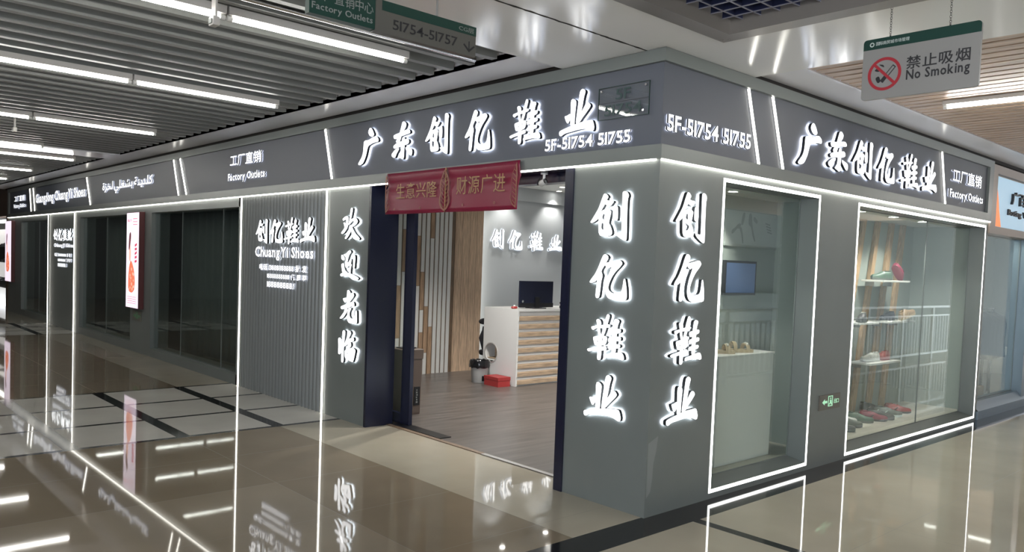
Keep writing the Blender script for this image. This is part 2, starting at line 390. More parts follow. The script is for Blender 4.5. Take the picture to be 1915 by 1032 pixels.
ROT = {'L': 0.0, 'R': math.pi / 2}
def wall_point(frame, u, v, off=0.0):
    """frame: ('L', y) plane facing -y, or ('R', x) plane facing +x"""
    k, c = frame
    return (u, c - off, v) if k == 'L' else (c + off, u, v)

def big_char(ch, frame, box, label, group, halo='halo'):
    u0, u1, v0, v1 = box
    t = thing('brush_character', label, 'sign letter', wall_point(frame, u0, v0), ROT[frame[0]], group)
    for nm, me in zip(('face', 'return', 'back_glow'), glyph_meshes(ch, halo)):
        o = bpy.data.objects.new(nm, me); COL.objects.link(o)
        o.parent = t; o.scale = (u1 - u0, 1.0, v1 - v0)
    return t

_char_cache = {}
def char_geo(ch, offset=0.0):
    key = (ch, offset)
    if key in _char_cache: return _char_cache[key]
    c = bpy.data.curves.new('glyph', 'FONT')
    c.body = ch; c.resolution_u = 2; c.extrude = 0.5; c.offset = offset
    o = bpy.data.objects.new('glyph', c); COL.objects.link(o)
    me = bpy.data.meshes.new_from_object(o)
    vs = [tuple(v.co) for v in me.vertices]
    fs = [(tuple(p.vertices), p.normal.z) for p in me.polygons]
    bpy.data.objects.remove(o); bpy.data.curves.remove(c); bpy.data.meshes.remove(me)
    xs = [v[0] for v in vs] or [0]; ys = [v[1] for v in vs] or [0]
    _char_cache[key] = (vs, fs, min(xs), max(xs), min(ys), max(ys))
    return _char_cache[key]

def layout(text, gap=0.07, space=0.3, offset=0.0):
    x = 0; out = []; lo, hi = 9, -9
    for ch in text:
        if ch == ' ':
            x += space; continue
        g = char_geo(ch, offset)
        out.append((g, x - g[2])); x += g[3] - g[2] + gap
        lo, hi = min(lo, g[4]), max(hi, g[5])
    return out, x - gap, lo, hi

def put_char(mb, g, dx, sx, sz, x0, z0, lo, d0, d1, mf=0, ms=0):
    vs, fs = g[0], g[1]
    pts = [(x0 + (v[0] + dx) * sx, -(d0 if v[2] < 0 else d1), z0 + (v[1] - lo) * sz) for v in vs]
    n = len(mb.v); mb.v += pts
    for f, nz in fs:
        mb.f.append([i + n for i in f]); mb.m.append(mf if nz > 0.5 else ms)

def printed(text, parent, frame_off, u0, u1, v0, v1, m, name='lettering', d=0.001, offset=0.0, gap=0.07, space=0.3):
    """flat printed lettering in the local x,z plane of its thing, facing -y"""
    out, w, lo, hi = layout(text, gap, space, offset)
    mb = MB()
    for g, dx in out:
        put_char(mb, g, dx, (u1 - u0) / w, (v1 - v0) / (hi - lo), u0, v0, lo, frame_off, frame_off + d)
    return mb.build(name, m, parent)

def lit_text(text, frame, box, label, group=None, parts=True, offset=0.015, gap=0.07, space=0.3, name='lit_lettering', depth=0.022, cat='sign lettering', face='lit_small', glow='halo_small'):
    """raised letters with a lit face, a dark side and a thin glowing back plate"""
    u0, u1, v0, v1 = box
    out, w, lo, hi = layout(text, gap, space, offset)
    sx, sz = (u1 - u0) / w, (v1 - v0) / (hi - lo)
    t = thing(name, label, cat, wall_point(frame, u0, v0), ROT[frame[0]], group)
    whole = MB()
    for g, dx in out:
        mb = MB() if parts else whole
        put_char(mb, g, dx, sx, sz, 0, 0, lo, 0.0075, 0.0083, 2, 2)
        put_char(mb, g, dx, sx, sz, 0, 0, lo, 0.009, depth, 0, 1)
        if parts: mb.build('letter', [face, 'return', glow], t)
    if not parts: whole.build('letters', [face, 'return', glow], t)
    return t

# ================================================================== SETTING
# ---- corridor floor: polished tiles, black granite bands
def floor_cells():
    P = 0.905
    xs, ys = {-26.0, 9.0, -0.022, 0.235}, {-9.0, 16.0, 0.255, 0.0, 0.22, 0.30}
    k = -3.95 - 24 * P
    tx = [-3.95 + i * P for i in range(-24, 5)]
    tx2 = [0.235 + i * P for i in range(1, 10)]
    ty = [-0.665 - i * P for i in range(0, 10)]
    ty2 = [0.30 + i * P for i in range(0, 18)]
    for x in tx + tx2: xs |= {x - 0.0016, x + 0.0016}
    for y in ty + ty2: ys |= {y - 0.0016, y + 0.0016}
    lat = []
    for s in (0.0, -9.88):
        L = [-3.95 + s, -4.86 + s, -5.755 + s, -6.665 + s]
        lat.append((L[3] - 0.03, L[0] + 0.03, L))
        for x in L: xs |= {x - 0.03, x + 0.03}
    thick = [-0.665, -1.575, -2.48, -3.385]
    for y in thick: ys |= {y - 0.06, y + 0.06}
    xs = sorted(xs); ys = sorted(ys)
    mb = MB()
    for x0, x1 in zip(xs, xs[1:]):
        for y0, y1 in zip(ys, ys[1:]):
            if x1 - x0 < 1e-6 or y1 - y0 < 1e-6: continue
            x, y = (x0 + x1) / 2, (y0 + y1) / 2
            if x < -0.022 and y > 0.255: continue
            if x < -0.022 and y > 0: mi = 0
            if -0.022 < x < 0.235: mi = 4
            elif x > 0.235:
                if 0.22 < y < 0.30: mi = 4
                elif any(abs(x - q) < 0.0017 for q in tx2) or any(abs(y - q) < 0.0017 for q in ty + ty2): mi = 5
                else: mi = 0
            else:
                inl = next((L for a, b, L in lat if a < x < b), None)
                if inl:
                    if any(abs(x - q) < 0.0301 for q in inl) or any(abs(y - q) < 0.0601 for q in thick): mi = 4
                    else: mi = 1
                elif any(abs(x - q) < 0.0017 for q in tx) or any(abs(y - q) < 0.0017 for q in ty): mi = 5
                elif y > -0.665: mi = 0
                elif x > -2.12 and y < -1.575: mi = 3
                else: mi = 2
            mb.quad((x0, y0, 0), (x1, y0, 0), (x1, y1, 0), (x0, y1, 0), mi)
    return mb
struct('floor', floor_cells(), ['cream', 'cream2', 'brown', 'brown2', 'black', 'grout'])
struct('floor_shop', MB().box(-6.6, -0.9, 0.255, 8.0, -0.03, 0.004), 'laminate')

# ---- front walls
wl = MB()
wl.box(-0.757, -0.16, 0, 0.30, 0, 2.38)
wl.box(-4.29, -3.472, 0, 0.30, 0, 2.38)
for a, b in ((-9.77, -6.44), (-13.86, -10.75), (-19.07, -16.37)):
    wl.box(a, b, 0.0, 0.28, 0, 0.13); wl.box(a, b, 0.0, 0.28, 2.25, 2.38)
for a, b in ((-6.53, -6.445), (-10.75, -9.77), (-14.22, -13.86), (-16.45, -16.375), (-20.6, -19.07)):
    wl.box(a, b, 0.0, 0.28, 0, 2.38)
struct('wall_left', wl, 'front')
fl = MB()
n = 26; w = (6.42 - 4.325) / n
prof = []
for i in range(n):
    x = -6.42 + i * w
    for q in range(9):
        t = q / 8
        prof.append((x + w * (0.08 + 0.84 * t), 0.018 - 0.026 * math.sin(math.pi * t)))
    prof.append((x + w * 0.96, 0.040))
for (a, b), (c, d) in zip(prof, prof[1:]):
    fl.quad((a, b, 0), (c, d, 0), (c, d, 2.37), (a, b, 2.37))
fl.box(-6.42, -4.32, 0.045, 0.28, 0, 2.38)
struct('wall_fluted', fl, 'flute')
struct('wall_panel', MB().box(-16.345, -14.255, 0.01, 0.28, 0, 2.38), 'front')

MT['worn'] = mat('worn_paint', (0.225, 0.245, 0.235), rough=0.5)
PATCH = [(0.012, 0.50), (0.115, 0.54), (0.10, 0.44), (0.075, 0.36), (0.07, 0.26), (0.055, 0.17), (0.012, 0.13)]   # where the paint has rubbed off by the corner
wr = MB()
T = -0.16
wr.box(T, 0, 0, 0.765, 0, 2.38)
wr.box(T, 0, 0.765, 2.165, 0, 0.07); wr.box(T, 0, 0.765, 2.165, 2.30, 2.38)
wr.box(T, 0, 2.165, 2.925, 0, 2.38)
wr.box(T, 0, 2.925, 6.26, 0, 0.055); wr.box(T, 0, 2.925, 6.26, 2.297, 2.38)
wr.box(T, 0, 6.26, 6.36, 0, 2.38)
for y0, y1, z in ((0.765, 2.165, 0.07), (2.925, 6.26, 0.055)):   # sloping sills
    wr.add([(0, y0, z), (0, y1, z), (T, y1, z), (T, y0, z), (T, y0, z + 0.03), (T, y1, z + 0.03)],
           [(0, 1, 5, 4), (0, 3, 2, 1), (3, 4, 5, 2), (0, 4, 3), (1, 2, 5)])
struct('wall_right', wr, 'front')

struct('trim_8', MB().add([(0.0006, y, z) for y, z in PATCH], [tuple(range(len(PATCH)))]), 'worn')

# ---- fascia: recessed panels, projecting cap and lower band
fa = MB()
fa.box(-20.6, -0.25, 0.0, 0.25, 2.38, 3.085, 1)
fa.box(-0.25, 0.0, 0.0, 6.36, 2.38, 3.085, 1)
for z0, z1 in ((3.0, 3.085), (2.376, 2.468)):
    fa.box(-20.6, 0.03, -0.03, 0.0, z0, z1, 0)
    fa.box(0.0, 0.03, 0.0, 6.36, z0, z1, 0)
fa.box(0, 0.03, 6.22, 6.36, 2.468, 3.0, 0)
fa.box(-20.6, -20.45, -0.03, 0, 2.468, 3.0, 0)
struct('wall_fascia', fa, ['front', 'front_dark'])

# ---- ceilings
struct('ceiling_panel', MB().box(-0.90, -0.135, -7, 0.0, 3.087, 3.15).box(-0.122, 0.43, -7, 0.0, 3.087, 3.15)
       .box(0.0, 7, 0.0, 1.04, 3.087, 3.15).box(-0.90, 0.0, 0.0, 0.25, 3.087, 3.15), 'ceil_white')
cr = MB(); yy = -6.0; prev = None
while yy < 0.0:                                                  # torn seam between the two white panels
    a, b = -0.1285 - random.uniform(0.006, 0.014), -0.1285 + random.uniform(0.006, 0.013)
    if prev: cr.quad((prev[0], prev[2], 3.0862), (prev[1], prev[2], 3.0862), (b, yy, 3.0862), (a, yy, 3.0862))
    prev = (a, b, yy); yy += random.uniform(0.02, 0.07)
struct('trim_1', cr, 'gap')
struct('ceiling_soffit', MB().box(-21, -0.90, -0.415, -0.032, 3.115, 3.15).box(-21, -0.90, -0.415, -0.40, 3.115, 3.34)
       .box(0.005, 0.40, 1.04, 16, 3.12, 3.16).box(0.385, 0.40, 1.04, 16, 3.10, 3.16), 'ceil_soffit')
struct('ceiling_gap_filler', MB().box(-21, -0.9, 0.0, 0.25, 3.085, 3.36).box(-21, -0.9, -0.032, 0.0, 3.15, 3.36).box(-0.25, 0.0, 1.04, 16, 3.085, 3.36), 'gap')  # dark boxes fill the gap; the right one added to stop light leaking
sl = MB(); x = -1.17; sl.box(-1.13, -0.90, -8.5, -0.42, 3.16, 3.2)
while x > -21:
    if not -10.65 < x < -9.95: sl.box(x - 0.03, x + 0.03, -8.5, -0.45, 3.115, 3.32)
    x -= 0.25
struct('ceiling_slats', sl, 'slat')
struct('ceiling_bulkhead', MB().box(-10.65, -9.95, -8.5, -0.42, 3.10, 3.30), 'ceil_soffit')
struct('ceiling_void', MB().box(-26, -0.90, -9, 0.25, 3.45, 3.5).box(-0.9, 7, -9, -0.1, 3.45, 3.5), 'plenum')
ws = MB(); y = 1.065
while y < 16:
    ws.box(0.42, 6.5, y, y + 0.098, 3.10, 3.125); y += 0.127
struct('ceiling_wood', ws, 'wood_ceiling')
struct('ceiling_wood_void', MB().box(0.40, 6.5, 1.04, 16, 3.19, 3.22), 'gap')
gf = MB()
gf.box(0.42, 0.54, -7, 0.023, 3.05, 3.135); gf.box(0.54, 6.5, -0.10, 0.023, 3.05, 3.135)
gf.box(0.42, 0.44, -7, 0.023, 3.15, 3.45); gf.box(0.44, 6.5, 0.0, 0.023, 3.15, 3.45)
for px, py in ((0.45, -0.04), (0.485, -0.015)):
    gf.tube((px, py, 3.046), (px, py, 3.051), 0.008, n=10)
struct('ceiling_frame', gf, 'grid_frame')
gr = MB(); x = 0.62
while x < 5:
    gr.box(x - 0.003, x + 0.003, -6, -0.10, 3.125, 3.21); gr.box(x - 0.005, x + 0.005, -6, -0.10, 3.121, 3.125, 1); x += 0.118
y = -0.18
while y > -6:
    gr.box(0.54, 5, y - 0.003, y + 0.003, 3.126, 3.211); gr.box(0.54, 5, y - 0.005, y + 0.005, 3.1205, 3.1245, 1); y -= 0.118
MT['grid_lit_edge'] = mat('grid_lit_lower_edge', (0.20, 0.20, 0.24), rough=0.4)  # paler strip paints in light caught along the blades' lower edges
struct('ceiling_grid', gr, ['grid', 'grid_lit_edge'])
struct('ceiling_shop', MB().box(-6.6, -0.9, 0.30, 8.0, 2.92, 2.96), 'white')

# ---- rooms behind the front
sw = MB()
sw.box(-6.6, -6.4, 3.765, 8.0, 0, 2.92)
struct('trim_7', MB().box(-6.4, -6.36, 3.765, 8.0, 2.70, 2.92), 'white_wall')
struct('wall_shop', sw, 'white_wall')
struct('wall_shop_end', MB().box(-6.4, -6.2, 5.90, 8.0, 0, 2.70), 'white_wall')
struct('wall_back', MB().box(-6.6, -0.9, 7.9, 8.0, 0, 2.92).box(-6.6, -6.45, 0.3, 3.765, 0, 2.92), 'shop_wall')
dw = MB()
dw.box(-0.70, -0.62, 0.40, 2.62, 0, 2.36); dw.box(-0.62, -0.165, 2.60, 2.66, 0, 2.36); dw.box(-0.62, -0.165, 0.40, 0.45, 0, 2.36)
dw.box(-0.90, -0.86, 2.66, 6.40, 0, 2.36); dw.box(-0.86, -0.165, 6.40, 6.45, 0, 2.36); dw.box(-0.86, -0.165, 2.66, 2.70, 0, 2.36)
struct('wall_display', dw, 'display_wall')
struct('ceiling_display', MB().box(-0.86, -0.165, 0.40, 6.45, 2.32, 2.36), 'white')
struct('floor_display', MB().box(-0.62, -0.165, 0.45, 2.60, 0.0, 0.088).box(-0.86, -0.165, 2.70, 6.40, 0.0, 0.088), 'stone')
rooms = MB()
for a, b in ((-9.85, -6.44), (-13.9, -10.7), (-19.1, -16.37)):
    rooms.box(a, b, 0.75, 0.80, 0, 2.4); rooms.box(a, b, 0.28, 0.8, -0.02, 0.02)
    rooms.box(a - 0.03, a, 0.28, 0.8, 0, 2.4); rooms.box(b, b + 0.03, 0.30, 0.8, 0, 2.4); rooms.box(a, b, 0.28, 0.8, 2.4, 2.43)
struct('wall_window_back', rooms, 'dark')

# ---- windows
def window(i, frame, u0, u1, z0, z1, m, bars=()):
    k, c = frame
    mb, fr = MB(), MB()
    def bx(M_, a, b, d0, d1, e, g):
        if k == 'L': M_.box(a, b, c + d0, c + d1, e, g)
        else: M_.box(c - d0, c - d1, a, b, e, g)
    bx(mb, u0, u1, 0.0, 0.008, z0, z1)
    t = 0.006
    bx(fr, u0, u0 + t, -0.001, 0.010, z0, z1); bx(fr, u1 - t, u1, -0.001, 0.010, z0, z1)
    bx(fr, u0 + t, u1 - t, -0.001, 0.010, z0, z0 + t); bx(fr, u0 + t, u1 - t, -0.001, 0.010, z1 - t, z1)
    for b in bars: bx(fr, b - 0.004, b + 0.004, -0.002, 0.010, z0 + t, z1 - t)
    w_ = mb.build('window_%d' % i, m); w_['kind'] = 'structure'
    fr.build('window_frame', 'front', w_)
window(1, ('R', T), 0.765, 2.165, 0.10, 2.30, 'glass')
window(2, ('R', T), 2.925, 6.26, 0.085, 2.297, 'glass', bars=(4.95,))
window(3, ('L', 0.06), -9.77, -6.53, 0.13, 2.25, 'glass_dark', bars=(-8.62, -7.15))
window(4, ('L', 0.06), -13.86, -10.75, 0.13, 2.25, 'glass_dark', bars=(-12.3,))
window(5, ('L', 0.06), -19.07, -16.45, 0.13, 2.25, 'glass_dark', bars=(-17.5,))

# ---- doorway
dj = MB()
dj.box(-3.476, -3.44, -0.012, 0.31, 0, 2.376)
dj.box(-0.84, -0.757, -0.012, 0.10, 0, 2.376); dj.box(-0.80, -0.757, 0.10, 0.34, 0, 2.376)
dj.box(-3.44, -0.80, 0.20, 0.31, 2.30, 2.376)
dj.box(-3.46, -0.81, 0.0, 0.20, 2.366, 2.378)
struct('trim_2', dj, 'navy')
th = MB().box(-3.44, -0.84, 0.235, 0.285, 0.0, 0.007)
struct('trim_3', th, 'wood_back')
struct('trim_4', MB().box(-1.95, -1.06, 0.228, 0.272, 0.0, 0.010), 'steel')
struct('trim_5', MB().box(-3.42, -2.62, 0.285, 0.42, 0.003, 0.012), 'black_plastic')

# ---- far surroundings seen only in the glass
am = MB()
am.box(10.8, 11.0, -9, 22, -1, 1.0); am.box(10.8, 11.0, -9, 22, 2.6, 12.0)
am.box(0.5, 11.0, 23.8, 24.0, -1, 12)  # end wall added to keep bright sky out of the reflections
am.box(10.8, 11.0, 22, 24, -1, 12)
struct('wall_atrium', am, 'far_wall')
al = MB()
for y in range(-8, 22, 3):
    al.box(11.0, 11.05, y, y + 3.0, 0.9, 2.7)
struct('wall_atrium_shops', al, 'plenum')
struct('wall_opposite', MB().box(-26, 2, -9.2, -9.0, 0, 3.45), 'far_wall')
struct('wall_corridor_end', MB().box(-26.2, -26, -9, 0.3, 0, 3.45), 'far_wall')
struct('wall_block', MB().box(-6.6, -0.93, 8.0, 8.2, 0, 3.4).box(-25.9, -20.65, 0.6, 0.7, 0, 3.4), 'far_wall')

# ================================================================== LIGHTS OF THE PLACE AND ADDED LAMPS
ORD = ['first', 'second', 'third', 'fourth', 'fifth', 'sixth', 'seventh', 'eighth', 'ninth']
def tube_lamp(label, group, p0, p1, r=0.013, hz=0.062, m='tube'):
    """linear lamp: glowing tube, end caps and a pale housing above"""
    p0, p1 = Vector(p0), Vector(p1)
    d = p1 - p0; L = d.length
    t = thing('linear_lamp', label, 'ceiling light', p0, math.atan2(d.y, d.x), group)
    MB().tube((0.03, 0, 0), (L - 0.03, 0, 0), r, n=12).build('lamp_tube', m, t, smooth=True)
    e = MB().tube((0.0, 0, 0), (0.03, 0, 0), r + 0.003, n=12); e.build('end_cap', 'white', t)
    MB().tube((L - 0.03, 0, 0), (L, 0, 0), r + 0.003, n=12).build('end_cap', 'white', t)
    MB().box(0, L, -0.035, 0.035, 0.016, hz).build('housing', 'sign_white', t)
    return t
ROWS = [(-1.50, -0.98), (-3.90, -0.78), (-6.80, -0.93), (-9.55, -1.54), (-10.95, -0.80), (-13.70, -0.84), (-16.35, -0.77)]
for r, (x, y) in enumerate(ROWS):
    for s in range(4):
        tube_lamp('linear lamp under grey baffles, %s row from shop corner, %s from front' % (ORD[r], ORD[s]),
                  'linear lamps under the grey baffle ceiling', (x, y - s * 1.30, 3.05), (x, y - s * 1.30 - 1.285, 3.05))
for i, (x, y, L) in enumerate(((0.735, 2.713, 1.28), (2.085, 2.74, 1.28), (3.44, 2.767, 1.28), (1.4, 8.6, 1.28), (0.9, 11.95, 1.28), (2.8, 5.6, 1.28))):  # only the first is in view; some others added to brighten the corridor
    tube_lamp('linear lamp below the wood slat ceiling, %s from the white panel' % ORD[i],
              'linear lamps under the wood slats', (x, y, 3.05), (x + L, y + 0.02 * L, 3.05), hz=0.047, m='tube_bright')

for i, (x, y) in enumerate(((2.4, -1.6), (3.9, -1.6), (2.4, -4.6), (3.9, -4.6), (2.4, -6.2), (3.9, -6.2))):  # overhead lamps out of view, added to brighten the right front and floor
    tube_lamp('added unseen linear lamp below the navy grid ceiling, %s of six' % ORD[i], 'added lamps below the grid', (x, y, 3.02), (x + 1.28, y, 3.02), m='tube_bright')

def led(name_label, a, b, w, d, frame, group=None, m='led'):
    """thin glowing strip on a wall between two (u, z) points, with a slim channel behind it"""
    mb, ch = MB(), MB()
    (u0, v0), (u1, v1) = a, b
    dx, dz = u1 - u0, v1 - v0; L = math.hypot(dx, dz); nx, nz = -dz / L * w / 2, dx / L * w / 2
    lp = [(u0 + nx - u0, v0 + nz - v0), (u1 + nx - u0, v1 + nz - v0), (u1 - nx - u0, v1 - nz - v0), (-nx, -nz)]
    t = thing('light_strip', name_label, 'LED strip', wall_point(frame, u0, v0), ROT[frame[0]], group)
    mb.plate([lp], d * 0.4, d, 0, 0); mb.build('diffuser', m, t)
    ch.plate([[(p[0], p[1]) for p in lp]], 0.0005, d * 0.4, 0, 0); ch.build('channel', 'sign_white', t)
    return t
FL, FR = ('L', 0.0), ('R', 0.0)
def bar(label, x0, x1, y0, y1, z0, z1, group=None):
    o = MB().box(x0, x1, y0, y1, z0, z1).build('light_strip', 'led')
    return tag(o, label, 'LED strip', group)
bar('long warm white LED strip under the fascia along the left shop front', -20.6, -0.026, -0.026, -0.006, 2.364, 2.3755, 'LED strips under the fascia')
bar('long warm white LED strip under the fascia along the right shop front', 0.006, 0.026, 0.0, 6.36, 2.364, 2.3755, 'LED strips under the fascia')
for x, nm in ((-4.305, 'between fluted panel and welcome pillar'), (-6.43, 'between the fluted panel and the first dark window'),
              (-14.235, 'on near edge of the far dark letter panel'), (-16.36, 'on far edge of the far dark letter panel')):
    led('upright white LED strip ' + nm, (x, 0.0), (x, 2.364), 0.024, 0.016, FL, 'upright LED strips')
for a, b, nm in (((-4.38, 2.998), (-4.215, 2.470), 'left of the large brush characters on the left fascia'),
                 ((-8.57, 2.998), (-8.30, 2.470), 'right one of the pair left of the factory outlet letters'),
                 ((-8.83, 2.998), (-8.605, 2.470), 'left one of the pair left of the factory outlet letters'),
                 ((-13.41, 2.998), (-13.135, 2.470), 'left of the Arabic letters on the left fascia'),
                 ((-17.84, 2.998), (-17.65, 2.470), 'right one of the pair at the far end of the left fascia'),
                 ((-18.18, 2.998), (-18.02, 2.470), 'left one of the pair at the far end of the left fascia')):
    led('slanting LED strip, ' + nm, a, b, 0.026 if a[0] > -10 else 0.04, 0.014, FL, 'slanting LED strips')
for a, b, nm in (((0.993, 2.998), (1.183, 2.470), 'nearest the unit numbers on the right fascia'),
                 ((1.333, 2.998), (1.539, 2.470), 'second from the corner on the right fascia'),
                 ((4.764, 2.998), (4.938, 2.470), 'right of the brush characters on the right fascia')):
    led('slanting white LED strip ' + nm, a, b, 0.024, 0.014, FR, 'slanting LED strips')
def led_frame(label, y0, y1, z0, z1, w=0.026):
    t = thing('led_outline', label, 'LED frame', (0, y0, z0), math.pi / 2, 'LED frames around the display windows')
    W, H = y1 - y0, z1 - z0
    for a, b, c, d in ((-w, 0, -w, H + w), (W, W + w, -w, H + w), (0, W, -w, 0), (0, W, H, H + w)):
        MB().plate([[(a, c), (b, c), (b, d), (a, d)]], 0.0005, 0.004, 0, 1).build('light_strip', ['led_cool', 'sign_white'], t)
led_frame('white LED frame around the narrow display window with the sandals', 0.765, 2.165, 0.07, 2.30)
led_frame('white LED frame around the wide display window with the shoe shelves', 2.925, 6.26, 0.055, 2.297)

def downlight(label, x, y, z, power, group, spot=75, blend=0.6, r=0.045, rad=0.03):
    t = thing('downlight', label, 'ceiling light', (x, y, z), 0, group)
    MB().lathe([(r, 0), (r + 0.014, 0), (r + 0.014, -0.006), (r, -0.008), (r, 0)]).build('trim_ring', 'white', t, smooth=True)
    MB().lathe([(0.0005, -0.003), (r, -0.003)]).build('lens', 'lamp_disc', t)
    ld = bpy.data.lights.new('downlight_beam', 'SPOT'); ld.energy = power; ld.spot_size = math.radians(spot); ld.spot_blend = blend
    ld.shadow_soft_size = rad; ld.color = (1.0, 0.96, 0.90)
    lo = bpy.data.objects.new('downlight_beam', ld); COL.objects.link(lo); lo.parent = t; lo.location = (0, 0, -0.02)
for i, (x, y) in enumerate(((-6.22, 5.40), (-6.13, 4.33), (-5.69, 4.93), (-4.0, 2.0), (-2.2, 2.0), (-4.2, 6.2), (-2.2, 4.6))):  # first three read from floor reflections; other four added for general light
    lab = ['by the lit characters, above counter right end', 'above the chair behind the counter', 'above the middle of the counter', 'near the door, added for general light',
           'behind the corner pillar, added for general light', 'deep on the left, added for general light', 'deep on the right, added for general light'][i]
    downlight('small round downlight in the shop ceiling ' + lab, x, y, 2.919, 15 if i < 3 else 115, 'downlights in the shop ceiling', 95 if i < 3 else 120)
for i, y in enumerate((3.75, 4.55, 5.35)):
    downlight('round downlight in the wide display window, %s from the left' % ORD[i], -0.36, y, 2.319, 26, 'downlights over the shoe display', 130, r=0.05)
downlight('added round downlight brightening the neighbouring shop window', -0.5, 7.9, 2.499, 30, 'added downlights of the neighbour', 130)  # lamp added to lift the dim coats behind the glass
downlight('added round downlight lighting the narrow display window with the sandals', -0.4, 1.5, 2.319, 26, 'added downlights over the sandal display', 100, r=0.04)  # lamp added so the sandal display is not left dark

# ================================================================== LETTERS ON THE FRONT
EN = {'广': 'guang', '东': 'dong', '创': 'chuang', '亿': 'yi', '鞋': 'xie', '业': 'ye', '欢': 'huan', '迎': 'ying', '光': 'guang', '临': 'lin'}
for i, (c, b) in enumerate([('广', (-3.664, -3.308, 2.572, 2.919)), ('东', (-3.076, -2.747, 2.576, 2.921)), ('创', (-2.554, -2.222, 2.574, 2.924)),
                            ('亿', (-1.998, -1.669, 2.568, 2.904)), ('鞋', (-1.439, -1.096, 2.579, 2.914)), ('业', (-0.897, -0.557, 2.596, 2.913))]):
    big_char(c, FL, b, 'lit white brush character %s on the left fascia, %s of six' % (c, ORD[i]), 'brush characters on the left fascia')
for i, (c, b) in enumerate([('广', (1.716, 2.091, 2.534, 2.884)), ('东', (2.222, 2.58, 2.545, 2.885)), ('创', (2.67, 3.055, 2.537, 2.871)),
                            ('亿', (3.186, 3.552, 2.545, 2.867)), ('鞋', (3.70, 4.12, 2.535, 2.878)), ('业', (4.223, 4.60, 2.548, 2.868))]):
    big_char(c, FR, b, 'lit white brush character %s on the right fascia, %s of six' % (c, ORD[i]), 'brush characters on the right fascia')
for i, (c, z) in enumerate((('创', (1.839, 2.174)), ('亿', (1.437, 1.748)), ('鞋', (1.012, 1.338)), ('业', (0.605, 0.920)))):
    big_char(c, FL, ((-0.555, -0.54, -0.535, -0.543)[i], (-0.218, -0.199, -0.199, -0.206)[i], *z),
             'lit white brush character %s on the corner pillar beside the doorway, %s from top' % (c, ORD[i]), 'brush characters on the corner pillar, doorway side')
for i, (c, b) in enumerate((('创', (0.149, 0.495, 1.847, 2.191)), ('亿', (0.162, 0.516, 1.44, 1.768)), ('鞋', (0.16, 0.521, 1.016, 1.346)), ('业', (0.147, 0.507, 0.608, 0.929)))):
    big_char(c, FR, b, 'lit white brush character %s on the corner pillar beside the sandal window, %s from top' % (c, ORD[i]), 'brush characters on the corner pillar, window side')
for i, (c, b) in enumerate((('欢', (-3.957, -3.596, 1.836, 2.158)), ('迎', (-3.952, -3.591, 1.439, 1.737)), ('光', (-3.937, -3.604, 1.005, 1.337)), ('临', (-3.953, -3.618, 0.594, 0.929)))):
    big_char(c, FL, b, 'lit white brush character %s on the welcome pillar left of the doorway, %s from top' % (c, ORD[i]), 'welcome characters left of the doorway')
FP = ('L', -0.008)
for i, (c, b) in enumerate((('创', (-5.932, -5.618, 1.79, 2.079)), ('亿', (-5.569, -5.229, 1.80, 2.073)), ('鞋', (-5.20, -4.843, 1.786, 2.088)), ('业', (-4.818, -4.484, 1.805, 2.081)))):
    big_char(c, FP, b, 'smaller lit white brush character %s on the fluted panel, %s of four' % (c, ORD[i]), 'brush characters on the fluted panel', 'halo_soft')
for i, c in enumerate('创亿鞋业'):
    u = -15.83 + i * 0.385
    big_char(c, ('L', 0.01), (u, u + 0.34, 1.80, 2.045), 'small lit white brush character %s on the far dark panel, %s of four' % (c, ORD[i]), 'brush characters on the far dark panel', 'halo_soft')
W6 = ('R', -6.4)
for i, (c, b) in enumerate((('创', (4.07, 4.33, 1.90, 2.215)), ('亿', (4.44, 4.74, 1.90, 2.215)), ('鞋', (4.90, 5.22, 1.895, 2.23)), ('业', (5.36, 5.67, 1.91, 2.19)))):
    big_char(c, W6, b, 'lit white brush character %s on the pale wall behind the counter, %s of four' % (c, ORD[i]), 'brush characters behind the counter', 'halo_soft')

lit_text('5F-51754 51755', FL, (-1.054, -0.24, 2.502, 2.588), 'lit white unit numbers 5F-51754 51755 under the brush characters on the left fascia')
lit_text('5F-51754 51755', FR, (0.03, 1.04, 2.56, 2.67), 'lit white unit numbers 5F-51754 51755 on the right fascia beside the corner')
lit_text('工厂直销', FL, (-6.777, -5.865, 2.765, 2.908), 'lit white characters 工厂直销 on the left fascia above Factory Outlets, nearer the door', offset=0.012, depth=0.024)
lit_text('Factory Outlets', FL, (-6.83, -5.765, 2.555, 2.675), 'lit white words Factory Outlets on the left fascia, nearer the door', offset=0.02, depth=0.024)
lit_text('工厂直销', FR, (5.07, 5.97, 2.725, 2.868), 'lit white characters 工厂直销 at the end of the right fascia', offset=0.012, depth=0.024)
lit_text('Factory Outlets', FR, (5.01, 6.05, 2.532, 2.645), 'lit white words Factory Outlets at the end of the right fascia', offset=0.02, depth=0.024)
lit_text('ChuangYi Shoes', FP, (-5.966, -4.53, 1.598, 1.757), 'lit white words ChuangYi Shoes on the fluted panel', offset=0.025)
def word(forms): return ''.join(chr(int(f, 16)) for f in reversed(forms.split()))
arab = word('FE91 FEB8 FED0 FEE0 FEF2'); arab_r = word('FEDB FEE0 FEAA FEF3 FEE8 FE94'); arab_l = word('FEDF FEA8 FEB0 FE93')
lit_text(arab_l + ' ' + arab + ' ' + arab_r, FL, (-12.33, -9.68, 2.625, 2.845), 'lit white Arabic letters on the left fascia', offset=0.02, gap=-0.015, space=0.22)
lit_text('Guangdong ChuangYi Shoes', FL, (-17.50, -13.45, 2.58, 2.845), 'lit white words Guangdong ChuangYi Shoes far along the left fascia', offset=0.02)
lit_text('工厂直销', FL, (-19.80, -18.66, 2.745, 2.885), 'small lit white characters 工厂直销 at the far end of the left fascia', offset=0.012)
